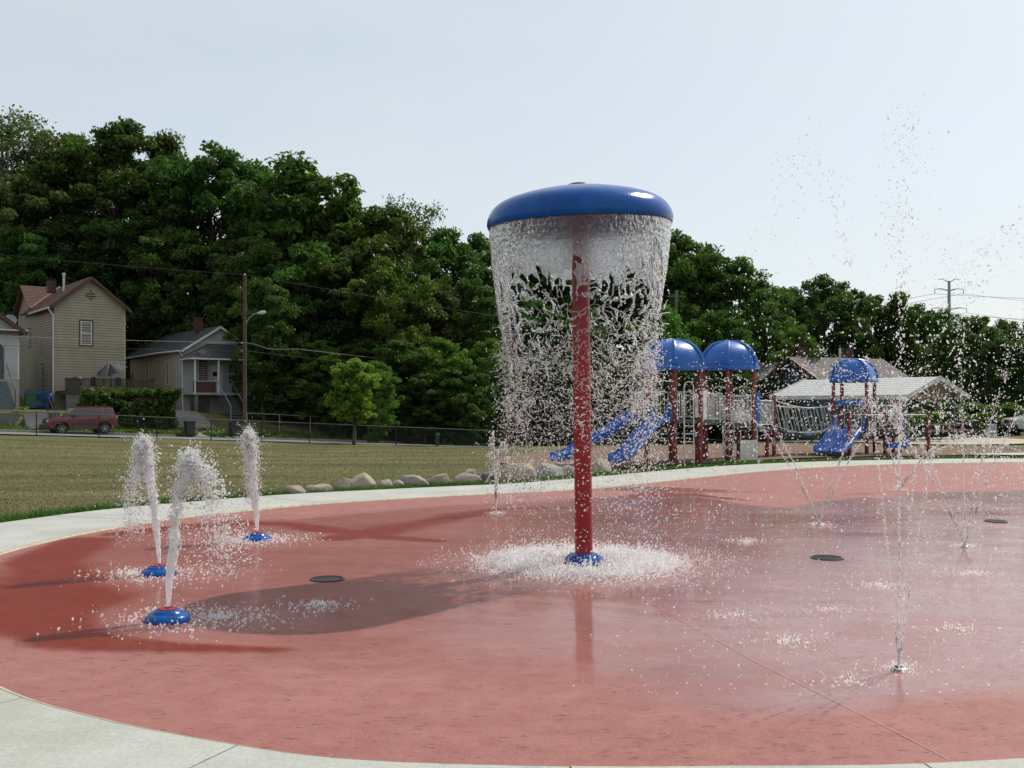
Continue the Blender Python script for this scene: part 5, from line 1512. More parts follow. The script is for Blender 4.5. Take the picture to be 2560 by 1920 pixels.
for c0 in (-.03, DP):
    q = [pk(0, c0, zE + .03), pk(LN, c0, zE + .03), pk(LN, c0 + .03, zE + .03), pk(0, c0 + .03, zE + .03)]
    dn = Vector((0, 0, -.2)); b.add(q + [p + dn for p in q], [(0, 1, 2, 3), (7, 6, 5, 4), (0, 4, 5, 1), (1, 5, 6, 2), (2, 6, 7, 3), (3, 7, 4, 0)])
b.build("fascia", SHED_W, pav)
for a, c in ((.5, .7), (.5, DP - .7), (LN - .5, .7), (LN - .5, DP - .7), (LN / 2, .7), (LN / 2, DP - .7)):
    q = pk(a, c, 0); MB().box((q.x, q.y, (zE + g_) / 2 + .05), (.17, .17, zE - g_ + .2), .87).build("post", TEALP, pav)
TBL = M("green_table", (.05, .095, .10), .5); TBR = M("red_table", (.22, .07, .06), .5); 
def table(p, rz, mat, lb):
    p = Vector((p[0], p[1], gz(p[0], p[1]) + .05))
    t = thing("picnic_table", p, lb, "picnic table", "picnic tables in the shelter", rz=rz)
    for k in range(4): MB().box((0, -.27 + k * .18, .74), (1.9, .165, .045)).build("top_plank", mat, t, local=True)
    for sg in (-1, 1): MB().box((0, sg * .68, .45), (1.9, .26, .045)).build("bench_seat", mat, t, local=True)
    for dx in (-.62, .62):
        MB().tube([(dx, -.72, .43), (dx, .72, .43)], .03, 6).build("brace", BLACKM, t, local=True)
        for sg in (-1, 1): MB().tube([(dx, sg * .2, .72), (dx, sg * .42, .2), (dx, sg * .62, .02), (dx, sg * .7, .02)], .03, 6).build("leg", BLACKM, t, True, local=True)
table((14.3, 44.6), .15, TBL, "dark green picnic table under the near eave, left of the blue slide")
table((19.2, 45.3), .1, TBL, "dark green picnic table seen between the red bar posts")
table((21.3, 48.6), -.2, TBR, "reddish picnic table at the back of the shelter by its corner post")
tb = thing("trash_can", (23.4, 50.6, gz(23.4, 50.6)), "black slatted trash can beside the shelter's corner post", "trash can")
MB().lathe([(.24, 0), (.28, .05), (.30, .8), (.33, .85), (.33, .92), (.2, .95), (.18, .8)], (23.4, 50.6, gz(23.4, 50.6)), 20).build("drum", BLACKM, tb, True)
for k in range(16):
    w = k * math.pi / 8; MB().cyl((23.4 + .29 * math.cos(w), 50.6 + .29 * math.sin(w), gz(23.4, 50.6) + .05), (23.4 + .32 * math.cos(w), 50.6 + .32 * math.sin(w), gz(23.4, 50.6) + .85), .015, 5).build("slat", DARKP, tb)
wb = thing("utility_box", (27.6, 57.5, gz(27.6, 57.5)), "white utility cabinet behind the trash can", "cabinet")
gq = gz(27.6, 57.5)
MB().box((27.6, 57.5, gq + .35), (.62, .45, .7)).build("body", M("cabinet_white", (.4, .42, .45), .5), wb, bevel=.02)
MB().box((27.6, 57.27, gq + .38), (.5, .02, .5)).build("door", M("cabinet_white"), wb)
# slim green marker post on the lawn side of the fence
mp_ = Vector((-4.95, 66.2, gz(-4.95, 66.2)))
gp = thing("marker_post", mp_, "short dark green post standing by the fence", "post")
MB().tube([mp_, mp_ + Vector((0, 0, .72))], [.10, .10], 12).build("stem", M("post_green", (.012, .06, .035), .45), gp, True)
MB().lathe([(.13, .70), (.13, .80), (.08, .88), (0, .9)], mp_, 12).build("cap", M("post_green"), gp, True)

# ------------------------------------------------------------------ buildings behind the shelter
TEALW = siding_mat("dark_teal_siding", (.035, .055, .072), (.028, .045, .06))
GREYR = M("grey_brown_shingle", (.13, .118, .105), .85, .2, 3, .4, 20)
b1 = Vector((25.6, 83.0, 0)); rz1 = math.radians(24)
bd = thing("teal_building", (b1.x, b1.y, gz(b1.x, b1.y)), "dark teal building with grey roof and brown gable trim behind the shelter", "building", rz=rz1)
gB = gz(b1.x, b1.y); EB, RB, WB_, LB_ = 4.1 - gB, 5.85 - gB, 6.4, 9.6
MB().box2((.05, .05, -.5), (LB_, WB_, EB)).build("wall", TEALW, bd, local=True)
MB().prism([(.05, EB), (WB_, EB), (WB_ / 2, RB - .1)], 'x', .06, LB_ - .05).build("gable_wall", TEALW, bd, local=True)
siding(bd, "siding", TEALW, 'y', .05, 0, WB_, 0, EB, -1, .2, (WB_ / 2, RB - .1)); siding(bd, "siding", TEALW, 'x', .05, 0, LB_, 0, EB, -1, .2)
s5 = (RB - EB) / (WB_ / 2)
for y0 in (-.5, WB_ + .5):
    shingle_plane(bd, "roof", GREYR, (-.5, y0, EB - .5 * s5 + .1), (LB_ + .5, y0, EB - .5 * s5 + .1), (-.5, WB_ / 2, RB + .1), (LB_ + .5, WB_ / 2, RB + .1), 18)
b = MB()
for y0 in (-.5, WB_ + .5): slab_quad(b, [(-.58, y0, EB - .5 * s5 + .12), (-.501, y0, EB - .5 * s5 + .12), (-.501, WB_ / 2, RB + .12), (-.58, WB_ / 2, RB + .12)], .26)
b.build("barge_board", BROWNT, bd, local=True)
window(bd, 'x', .05, -1, 1.6, 1.6, 1.0, 1.0, inner=GLASSD); window(bd, 'x', .05, -1, 5.2, 1.6, 1.0, 1.0, inner=GLASSD)
MB().cyl((4.2, WB_ / 2 - 1.0, RB - .7), (4.2, WB_ / 2 - 1.0, RB + .9), .12, 10).build("flue_pipe", STEEL, bd, True, local=True)
MB().box((1.2, WB_ / 2 + .6, RB + .3), (.8, .6, 1.4)).build("chimney", BRICKD, bd, local=True)
MB().box((6.6, WB_ / 2 + .6, RB + .3), (.8, .6, 1.4)).build("chimney", BRICKD, bd, local=True)
b2 = Vector((20.6, 97.0, 0)); rz2 = math.radians(-28)
g2 = gz(b2.x, b2.y)
bh = thing("brick_house", (b2.x, b2.y, g2), "red brick house with grey green roof half hidden behind the middle dome", "house", rz=rz2)
MB().box2((0, 0, -.5), (8.0, 6.5, 4.3 - g2)).build("wall", BRICKD, bh, local=True)
MB().prism([(0, 4.3 - g2), (6.5, 4.3 - g2), (3.25, 5.9 - g2)], 'x', .05, 7.95).build("gable_wall", BRICKD, bh, local=True)
for y0 in (-.5, 7.0): shingle_plane(bh, "roof", M("grey_green_shingle", (.12, .135, .125), .85, .2, 3, .4, 20), (-.5, y0, 4.15 - g2), (8.5, y0, 4.15 - g2), (-.5, 3.25, 6.0 - g2), (8.5, 3.25, 6.0 - g2), 16)
window(bh, 'x', 0, -1, 2.4, 1.5 - g2 + .4, 1.1, 1.3, inner=GLASSD); window(bh, 'x', 0, -1, 5.6, 1.5 - g2 + .4, 1.1, 1.3, inner=GLASSD)
MB().box2((.2, -1.6, 2.6 - g2), (3.8, -.02, 2.75 - g2)).build("porch_roof", TRIMW, bh, local=True)

# ------------------------------------------------------------------ trees
BARK = M("bark", (.075, .06, .048), .95, .3, 5, .7, 20)
BARKL = M("pale_bark", (.14, .12, .10), .95, .3, 5, .7, 20)
LEAFS = [leaf_mat("leaf_deep", (.030, .066, .015), (.080, .142, .028), .42),
         leaf_mat("leaf_mid", (.036, .080, .016), (.098, .168, .033), .42),
         leaf_mat("leaf_olive", (.050, .074, .023), (.105, .142, .043), .40),
         leaf_mat("leaf_bright", (.056, .116, .017), (.135, .225, .036), .45)]
def leaf_cloud(C, per, rad, size, rng, droop=.3, tint_c=None, flat=.65, long_=1.7):
    n = len(C) * per
    ctr = np.repeat(C, per, 0)
    g = rng.normal(size=(n, 3)); g /= np.maximum(1e-6, np.linalg.norm(g, axis=1))[:, None]
    g *= (rng.random(n) ** .45)[:, None]
    R = np.repeat(rad, per) if hasattr(rad, '__len__') else np.full(n, rad)
    pos = ctr + g * R[:, None] * [1, 1, flat]
    nrm = rng.normal(size=(n, 3)) * .75 + g * .5 + [0, 0, .6]
    nrm /= np.linalg.norm(nrm, axis=1)[:, None]
    t = rng.normal(size=(n, 3)) + g * .8 - np.array([0, 0, droop]); t -= nrm * (t * nrm).sum(1)[:, None]
    t /= np.maximum(1e-6, np.linalg.norm(t, axis=1))[:, None]
    bb = np.cross(nrm, t)
    s = size * (.55 + .9 * rng.random(n))
    L = (s * long_ * .5)[:, None] * t; Wd = (s * .5)[:, None] * bb
    up_ = (s * .12)[:, None] * nrm
    V = np.stack([pos - L, pos - L * .1 + Wd + up_, pos + L - up_, pos - L * .1 - Wd + up_], 1).reshape(-1, 3)
    F = np.arange(4 * n).reshape(n, 4)
    tc = np.repeat(tint_c if tint_c is not None else rng.random(len(C)), per)
    tint = np.clip(tc * .7 + rng.random(n) * .4 - .05, 0, 1)
    return V, F, np.repeat(tint, 4)
def branch(b, a, c, r0, r1, rng, n=6, wob=.06):
    a = np.array(a, float); c = np.array(c, float); L = np.linalg.norm(c - a)
    pts = [a + (c - a) * k / n + (rng.normal(size=3) * wob * L * math.sin(math.pi * k / n)) + np.array([0, 0, .10 * L * math.sin(math.pi * k / n)]) for k in range(n + 1)]
    b.tube(pts, [r0 + (r1 - r0) * k / n for k in range(n + 1)], 6, caps=False)
    return pts
def tree_variant(seed, lobes=13, clusters=15, per=95, cr=3.1, low=.22, leaf=.165, lobe_r=1.25, clus_r=.62, loose=1.0, top_bias=.0, mat=None, bark=None):
    """a tree ten metres tall; returns (trunk mesh, crown mesh)"""
    rng = np.random.default_rng(seed)
    b = MB()
    tp_ = [np.array([0, 0, -.3]), np.array([rng.normal() * .1, rng.normal() * .1, 2.0]), np.array([rng.normal() * .25, rng.normal() * .25, 4.5]), np.array([rng.normal() * .35, rng.normal() * .35, 7.0]), np.array([rng.normal() * .4, rng.normal() * .4, 8.8])]
    b.tube(tp_, [.26, .20, .15, .09, .03], 9)
    C = []; T = []; R = []
    for k in range(lobes):
        f = (k + .5) / lobes
        zc = 10 * (low + (1 - low) * (f ** (.85 - top_bias))) - .55
        env = math.sin(math.pi * min(1, max(.06, (zc / 10 - low * .55) / (1.06 - low * .55)))) ** .62
        w = k * 2.39996 + rng.uniform(-.5, .5)
        rr = cr * env * rng.uniform(.45, .88) * (.3 if f > .93 else 1)
        lc = np.array([rr * math.cos(w), rr * math.sin(w), zc])
        zi = max(1.6, zc - rng.uniform(1.0, 2.6)); st_ = np.array([np.interp(zi, [q[2] for q in tp_], [q[0] for q in tp_]), np.interp(zi, [q[2] for q in tp_], [q[1] for q in tp_]), zi])
        bp = branch(b, st_, lc, .085 * (1.1 - f * .6), .025, rng)
        lr = lobe_r * rng.uniform(.75, 1.2) * (.8 if f > .85 else 1)
        tone = rng.random()
        for j in range(clusters):
            dr = rng.normal(size=3); dr /= np.linalg.norm(dr)
            if rng.random() < .75: dr[2] = abs(dr[2]) * .9
            q = lc + dr * lr * rng.uniform(.45, 1.05) * loose * [1, 1, .8]
            q[2] = min(q[2], 9.9)
            if j % 3 == 0: branch(b, lc, q, .028, .008, rng, 3)
            C.append(q); T.append(np.clip(tone * .6 + rng.random() * .4, 0, 1)); R.append(clus_r * rng.uniform(.6, 1.25))
        for q in bp[3:6]:
            C.append(np.array(q) + rng.normal(size=3) * .2); T.append(rng.random() * .6); R.append(clus_r * .8)
    V, F, tint = leaf_cloud(np.array(C), per, np.array(R), leaf, rng, tint_c=np.array(T))
    V[:, 2] *= 10.0 / max(10.0, V[:, 2].max()) 
    crown = np_mesh("crown", V, F, mat, False, {"tint": tint})
    return b.mesh("trunk", bark or BARK, True), crown
VAR = {
    'a': tree_variant(1, 27, 9, 112, 3.3, .20, .112, .98, .50, 1.2, mat=LEAFS[0]),
    'b': tree_variant(2, 25, 9, 112, 3.0, .16, .112, .92, .54, 1.2, mat=LEAFS[1]),
    'c': tree_variant(3, 29, 8, 108, 3.6, .24, .108, .92, .48, 1.3, mat=LEAFS[0]),
    'd': tree_variant(4, 22, 9, 86, 2.7, .18, .145, 1.0, .58, 1.3, mat=LEAFS[1]),
    'e': tree_variant(5, 18, 9, 40, 2.9, .30, .095, 1.2, .58, 1.3, mat=LEAFS[2], bark=BARKL),
    'f': tree_variant(6, 27, 9, 112, 3.1, .10, .110, 1.0, .54, 1.2, mat=LEAFS[2]),
    'g': tree_variant(7, 24, 9, 108, 3.4, .06, .112, 1.05, .54, 1.2, mat=LEAFS[3]),
    'h': tree_variant(8, 26, 9, 108, 2.9, .05, .112, .95, .50, 1.2, mat=LEAFS[1]),
}
def plant_tree(name, v, x_, y_, h, w, label, cat, group, rz=None):
    """h = height in metres, w = crown width factor"""
    tm, cm = VAR[v]
    z_ = gz(x_, y_)
    o = thing(name, (x_, y_, z_), label, cat, group, rz=random.uniform(0, 6.28) if rz is None else rz)
    o.scale = (h / 10 * w, h / 10 * w, h / 10)
    add_obj("trunk", tm, o); add_obj("crown", cm, o)
    return o
def px_tree(v, px, top, Y, w, label, name="tree", cat="tree", group="trees on the wooded slope"):
    X = (px - 1280) / 2489 * Y
    h = EYE + (1018 - top) / 2489 * Y - gz(X, Y)
    plant_tree(name, v, X, Y, h, w, label, cat, group)
# skyline row, left to right
for a in [('e', 15, 268, 92, .95, "airy pale tree at the left edge of the skyline"),
          ('e', 95, 288, 96, .85, "airy light green tree just in from the left edge"),
          ('f', 60, 430, 88, 1.05, "olive green tree filling the left edge below the airy ones"),
          ('c', 275, 292, 94, 1.02, "tallest broad dark tree crowning the skyline above the beige house"),
          ('a', 180, 330, 98, .9, "dark rounded tree between the airy pair and the tallest one"),
          ('d', 405, 318, 97, .72, "narrow dark tree with a ragged lobed top beside the tallest one"),
          ('a', 530, 350, 93, .86, "dark tree with sky gaps above the white house roof"),
          ('b', 640, 392, 97, .8, "dark tree in the skyline dip left of the feathery leaved one"),
          ('d', 745, 380, 88, 1.0, "tall tree with feathery tufted leaves at the step in the skyline"),
          ('b', 860, 482, 90, .95, "rounded mid green tree just below the step in the skyline"),
          ('h', 950, 505, 87, 1.0, "full mid green tree left of the thin grey green one"),
          ('e', 1012, 478, 101, .78, "thin grey green see-through tree standing above its neighbours"),
          ('a', 1110, 565, 98, .9, "dark rounded tree just left of the blue mushroom dome"),
          ('c', 1215, 580, 104, .85, "dark tree behind the left edge of the falling water"),
          ('b', 1330, 585, 106, .85, "green tree behind the left half of the water curtain"),
          ('a', 1440, 600, 108, .85, "dark tree directly behind the red mushroom pole"),
          ('c', 1560, 590, 108, .85, "dark tree behind the right half of the water curtain"),
          ('b', 1690, 566, 104, .84, "tall tree right beside the mushroom dome's right rim"),
          ('d', 1765, 600, 107, .7, "ragged topped tree second to the right of the dome"),
          ('h', 1830, 630, 103, .9, "full green tree above the two big blue play domes"),
          ('a', 1905, 700, 112, .8, "lower dark tree in the dip right of the play domes"),
          ('b', 1960, 715, 118, .8, "small dark tree beyond the brick house"),
          ('c', 2045, 678, 117, .82, "tall dark tree above the brown gable of the teal building"),
          ('a', 2110, 700, 120, .7, "dark tree leaning on the tall one over the teal building"),
          ('b', 2172, 730, 124, .8, "rounded tree over the middle of the grey roof"),
          ('d', 2242, 722, 122, .7, "small topped tree under the tallest spray column"),
          ('a', 2300, 755, 126, .75, "dark tree just left of the transmission pole"),
          ('c', 2372, 768, 128, .75, "dark tree standing at the foot of the transmission pole"),
          ('b', 2440, 785, 124, .8, "rounded dark tree right of the transmission pole"),
          ('h', 2515, 792, 120, .8, "green tree second from the right edge of the skyline"),
          ('a', 2590, 790, 118, .85, "dark tree cut off by the right edge of the skyline")]:
    px_tree(*a)
# second row lower on the slope
for a in [('h', 40, 560, 84, .9, "dark lower tree behind the porch house roof"),
          ('b', 170, 540, 90, 1.0, "dark tree just behind the beige house's left gable"),
          ('a', 330, 520, 89, 1.05, "dark tree rising behind the beige house's ridge"),
          ('h', 450, 560, 87, .95, "dark tree between the beige house and the white house chimney"),
          ('f', 560, 600, 88, .95, "dark olive tree behind the white house chimney"),
          ('b', 655, 590, 84, 1.0, "mid green tree behind the street lamp"),
          ('h', 770, 600, 82, 1.05, "broad mid green tree right of the street lamp"),
          ('a', 880, 620, 82, 1.0, "dark broad tree behind the young lawn tree"),
          ('g', 975, 640, 80, .85, "bright sunlit tree over the thin mushroom side wires"),
          ('f', 1075, 690, 84, .9, "brownish olive tree left of the falling drops"),
          ('h', 1180, 690, 86, .9, "green tree behind the left fringe of falling drops"),
          ('a', 1320, 740, 90, .95, "dark lower tree behind the falling drops left of the pole"),
          ('h', 1470, 760, 92, .95, "dark lower tree behind the falling drops right of the pole"),
          ('g', 1660, 760, 90, .9, "bright green tree just above the left play dome"),
          ('h', 1790, 770, 92, .9, "green tree between the tops of the two big play domes"),
          ('b', 1900, 790, 100, .8, "green tree right of the middle play dome"),
          ('g', 1990, 810, 88, .62, "bright shrubby tree in front of the brown gable"),
          ('h', 2390, 810, 78, .95, "dark broad tree behind the shelter's right gable"),
          ('a', 2475, 815, 74, 1.0, "big dark tree behind the trash can"),
          ('b', 2580, 830, 72, 1.0, "big dark tree at the right edge behind the pale car")]:
    px_tree(*a)
# scrub and small trees at the street side
for a in [('h', 660, 690, 75, .85, "tall dark shrubby tree overhanging the white house porch"),
          ('h', 700, 800, 77, 1.1, "dark shrubby tree right beside the utility pole"),
          ('g', 790, 850, 76, 1.2, "sunlit shrubby tree behind the young lawn tree's left side"),
          ('h', 905, 840, 78, 1.2, "green shrubby tree behind the young lawn tree's crown"),
          ('g', 945, 900, 71, .85, "bright leaning sapling right behind the young lawn tree"),
          ('h', 1010, 830, 77, 1.2, "green shrubby tree below the brownish olive one"),
          ('g', 1100, 840, 78, 1.15, "sunlit shrubby tree left of the small jets"),
          ('g', 1225, 845, 80, 1.05, "bright green shrubby tree touching the falling drops"),
          ('h', 1160, 905, 76, 1.35, "dark bush behind the fence left of the small jets"),
          ('h', 860, 940, 75, 1.4, "dark bush behind the fence under the young lawn tree"),
          ('h', 1060, 930, 75, 1.4, "dark bush behind the fence above the green post"),
          ('h', 700, 930, 75, 1.3, "dark bush behind the grey yard fence"),
          ('h', 1370, 880, 84, 1.2, "green bush behind the near slide top and red pole"),
          ('g', 1560, 900, 84, 1.2, "bright bush behind the left deck railing"),
          ('h', 1720, 910, 88, 1.2, "dark bush seen between the red posts of the left tower"),
          ('h', 1850, 930, 88, 1.1, "dark bush seen under the middle dome"),
          ('h', 2340, 1000, 66, 1.7, "dark bush behind the reddish picnic table"),]:
    px_tree(*a, name="shrub_tree", cat="shrub", group="scrub along the street")
# young lawn tree
YLEAF = leaf_mat("leaf_young", (.105, .18, .024), (.22, .31, .048), .52)
yt = tree_variant(21, 20, 10, 60, 2.7, .34, .20, 1.15, .62, 1.1, mat=YLEAF)
VAR['y'] = yt
px_tree('y', 884, 892, 60.0, .92, "young green lawn tree with thin trunk standing before the black fence", "lawn_tree", "tree", "")

# hedges
def hedge(name, cpos, size, rz, n, leaf, mat, label, rng_seed):
    rng = np.random.default_rng(rng_seed)
    t = thing(name, cpos, label, "hedge", rz=rz)
    C = []
    for _ in range(n):
        q = rng.uniform(-1, 1, 3)
        m_ = np.abs(q).max()
        q = q / m_ * (m_ ** .35)
        bulge = .85 + .25 * vnoise(np.array([[q[0] * 2 + 5, q[1] * 2, q[2] * 2]]), rng_seed)[0]
        C.append(q * np.array(size) * .5 * bulge + [0, 0, size[2] / 2])
    V, F, tint = leaf_cloud(np.array(C), 60, .34, leaf, rng)
    V[:, 2] = np.maximum(V[:, 2], .02)
    add_obj("foliage", np_mesh("foliage", V, F, mat, False, {"tint": tint}), t)
    b = MB()
    for k in range(14):
        x0 = rng.uniform(-size[0] * .4, size[0] * .4)
        branch(b, (x0, 0, -.3), (x0 + rng.normal() * .4, rng.normal() * .3, size[2] * .8), .04, .01, rng)
    b.build("stem", BARK, t, local=True)
    return t
hq = st(8.0, 13.6)
hedge("hedge", (hq.x, hq.y, gz(hq.x, hq.y) - .3), (5.6, 2.2, 2.6), ST_ANG, 420, .14, LEAFS[1], "dense green hedge behind the maroon car", 5)
hedge("hedge", (23.0, 55.5, gz(23.0, 55.5)), (6.0, 1.2, 1.25), .1, 170, .12, LEAFS[3], "low clipped hedge beyond the picnic tables", 6)
hedge("hedge", (28.6, 60.5, gz(28.6, 60.5)), (4.5, 1.4, 1.9), .1, 170, .13, LEAFS[3], "taller light green hedge beyond the trash can", 8)

# undergrowth on the slope
rng = np.random.default_rng(77)
N_ = 1500
ss = rng.uniform(-25, 85, N_); nn = 25 + 50 * rng.random(N_) ** 1.3
P_ = np.stack([P0[0] + SX * ss - SY * nn, P0[1] + SY * ss + SX * nn], 1)
keep = ~((ss < 12.5) & (nn < 33)) & ~((ss > 12.5) & (ss < 22) & (nn < 30))
P_ = P_[keep]; zz = ground_z(P_[:, 0], P_[:, 1])
C = np.c_[P_, zz + rng.uniform(.2, 2.6, len(P_))]
V, F, tint = leaf_cloud(C, 42, 1.15, .30, rng)
tag(add_obj("undergrowth", np_mesh("undergrowth", V, F, LEAFS[0], False, {"tint": tint})), "dark leafy undergrowth covering the wooded slope", "undergrowth", kind="stuff")
# weeds along the verge
ss = rng.uniform(-12, 58, 520); nn = rng.uniform(10.75, 13.2, 520)
P_ = np.stack([P0[0] + SX * ss - SY * nn, P0[1] + SY * ss + SX * nn], 1)
C = np.c_[P_, ground_z(P_[:, 0], P_[:, 1]) + .1]
V, F, tint = leaf_cloud(C, 40, .42, .10, rng, -.8, flat=.3, long_=2.6)
V[:, 2] = np.maximum(V[:, 2], np.repeat(ground_z(P_[:, 0], P_[:, 1]), 160) - .02)
tag(add_obj("weeds", np_mesh("weeds", V, F, LEAFS[3], False, {"tint": tint})), "rough grass and weeds along the street verge", "weeds", kind="stuff")

# grass blades on the lawn near the walk
def blades(n, sampler, h, wd, name, label, mat, seed):
    rng = np.random.default_rng(seed)
    X, Y = sampler(rng, n)
    d = pad_dist(X, Y); k = d > WALK_W + .015
    X, Y = X[k], Y[k]; n = len(X)
    Z = ground_z(X, Y) + (fbm(xy3(X, Y, .35), 3, 3) - .5) * .10 * sstep(WALK_W + .3, WALK_W + 4, d[k]) - .014
    a = rng.uniform(0, 6.283, n); hh = h * rng.uniform(.5, 1.3, n); lean = rng.normal(0, .5, (n, 2)) * hh[:, None]
    ww = wd * rng.uniform(.6, 1.4, n)
    dx, dy = np.cos(a) * ww, np.sin(a) * ww
    V = np.stack([np.stack([X - dx, Y - dy, Z], 1), np.stack([X + dx, Y + dy, Z], 1), np.stack([X + lean[:, 0], Y + lean[:, 1], Z + hh], 1)], 1).reshape(-1, 3)
    patch = fbm(xy3(X * .7, Y * 1.6, .9), 60, 4)
    tint = np.repeat(np.clip(1.9 * (patch - .32) + rng.normal(0, .13, n), 0, 1), 3)
    o = add_obj(name, np_mesh(name, V, np.arange(3 * n).reshape(n, 3), mat, False, {"tint": tint}))
    return tag(o, label, "grass", kind="stuff")
GRASSM = leaf_mat("grass_blade", (.080, .095, .030), (.175, .150, .074), .3)
def smp_left(rng, n):
    Y = 8 + 40 * rng.random(n) ** 1.5
    X = -.53 * Y - 9 + rng.random(n) * (.55 * Y + 9)
    return X, Y
blades(170000, smp_left, .034, .007, "grass", "short mown grass of the lawn", GRASSM, 3)
GRASSG = leaf_mat("grass_blade_green", (.04, .10, .014), (.09, .17, .03), .35)
def smp_edge(rng, n):
    i = rng.integers(0, 480, n); d = WALK_W + .02 + np.abs(rng.normal(0, .28, n))
    P = PAD[i] + PAD_N[i] * d[:, None] + rng.normal(0, .05, (n, 2))
    k = (P[:, 1] > 3) & (P[:, 0] < 17)
    return P[k, 0], P[k, 1]
blades(60000, smp_edge, .10, .010, "grass_edge", "longer green grass along the edge of the walk and boulders", GRASSG, 4)
# ------------------------------------------------------------------ water
def water_mat(name, foam=.2, clear=.3, rough=.06, bumps=0.0, bsc=60, thru=.4):
    """clear = light passing straight through, foam = white aerated water, the rest refracts like water"""
    m, nt, p, out = node_mat(name)
    p.inputs['Base Color'].default_value = (.98, .99, .99, 1)
    p.inputs['Roughness'].default_value = rough
    p.inputs['IOR'].default_value = 1.333
    p.inputs['Transmission Weight'].default_value = 1.0
    if bumps: nt.links.new(bump(nt, noise(nt, bsc, 4, .6, (1, 1, .6)), bumps, .02), p.inputs['Normal'])
    df = nt.nodes.new("ShaderNodeBsdfDiffuse"); df.inputs[0].default_value = (.97, .98, .98, 1)
    tr = nt.nodes.new("ShaderNodeBsdfTranslucent"); tr.inputs[0].default_value = (.98, .985, .99, 1)
    m1 = nt.nodes.new("ShaderNodeMixShader"); m1.inputs[0].default_value = thru
    nt.links.new(df.outputs[0], m1.inputs[1]); nt.links.new(tr.outputs[0], m1.inputs[2])
    cl_ = nt.nodes.new("ShaderNodeBsdfTransparent")
    m2 = nt.nodes.new("ShaderNodeMixShader"); m2.inputs[0].default_value = foam / (1 - clear)
    nt.links.new(p.outputs[0], m2.inputs[1]); nt.links.new(m1.outputs[0], m2.inputs[2])
    m3 = nt.nodes.new("ShaderNodeMixShader"); m3.inputs[0].default_value = clear
    nt.links.new(m2.outputs[0], m3.inputs[1]); nt.links.new(cl_.outputs[0], m3.inputs[2])
    nt.links.new(m3.outputs[0], out.inputs['Surface'])
    return m
WDROP = water_mat("water_drop", .46, .18, .02, thru=.85)
WSHEET = water_mat("water_sheet", .09, .28, .03, .7, 48, .9)
WFOAM = water_mat("water_foam", .52, .42, .06, .3, 70, .88)
WHEAD = water_mat("water_froth", .78, .12, .05, .5, 45, .45)
_ico = bmesh.new(); bmesh.ops.create_icosphere(_ico, subdivisions=1, radius=1.0)
ICO_VV = np.array([v.co[:] for v in _ico.verts]); ICO_FF = np.array([[v.index for v in f.verts] for f in _ico.faces]); _ico.free()
OCT_V = np.array([[1, 0, 0], [-1, 0, 0], [0, 1, 0], [0, -1, 0], [0, 0, 1], [0, 0, -1]], float) * 1.12
OCT_F = np.array([[0, 2, 4], [2, 1, 4], [1, 3, 4], [3, 0, 4], [2, 0, 5], [1, 2, 5], [3, 1, 5], [0, 3, 5]])
def drops(name, P, r, mat, parent, rng, stretch=.8, dirs=None, fine=False):
    P = np.asarray(P, float); r = np.broadcast_to(r, (len(P),)); r = np.minimum(r, 1.9 * np.median(r))
    out_ = None
    for big_ in (False, True):
        k_ = (r > .0036) | fine
        k_ = k_ if big_ else ~k_
        if not k_.any(): continue
        o_ = _drops(name, P[k_], r[k_], mat, parent, rng, stretch, None if dirs is None else dirs[k_], big_)
        out_ = o_
    return out_
def _drops(name, P, r, mat, parent, rng, stretch, dirs, fine):
    ICO_V, ICO_F = (ICO_VV, ICO_FF) if fine else (OCT_V, OCT_F)
    P = np.asarray(P, float); n = len(P); r = np.broadcast_to(r, (n,))
    u = rng.normal(size=(n, 3)) if dirs is None else dirs + rng.normal(size=(n, 3)) * .35
    u /= np.linalg.norm(u, axis=1)[:, None]
    st_ = 1 + np.minimum(np.abs(rng.normal(0, stretch, n)), 1.8)
    V = ICO_V[None] * r[:, None, None] * (.8 + .4 * rng.random((n, 1, 1)))
    k = (V * u[:, None, :]).sum(2)
    V = V + (k * (st_ - 1)[:, None])[..., None] * u[:, None, :]
    # uneven blobs
    V = V * (1 + .07 * rng.normal(size=(n, len(ICO_V), 1)))
    V = V + P[:, None, :] - np.array(org_of(parent))
    F = (ICO_F[None] + (np.arange(n) * len(ICO_V))[:, None, None]).reshape(-1, 3)
    return tag(add_obj(name, np_mesh(name, V.reshape(-1, 3), F, mat, True), parent), kind="stuff")
def strands(name, starts, rng, mat, parent, length=.12, r=.004, seg=7, down=.5, curl=.9):
    """short curling threads of water"""
    b = MB()
    for p in starts:
        d = rng.normal(size=3); d[2] -= down; d /= np.linalg.norm(d)
        L = length * rng.uniform(.4, 1.5); q = np.array(p, float); pts = [q.copy()]
        for k in range(seg):
            d = d + rng.normal(size=3) * curl * .45; d[2] -= down * .12; d /= np.linalg.norm(d)
            q = q + d * L / seg; pts.append(q.copy())
        r0 = r * rng.uniform(.6, 1.5)
        b.tube(pts, [r0 * (.5 + .7 * rng.random()) for _ in pts], 4, caps=False)
    return tag(b.build(name, mat, parent, True), kind="stuff")

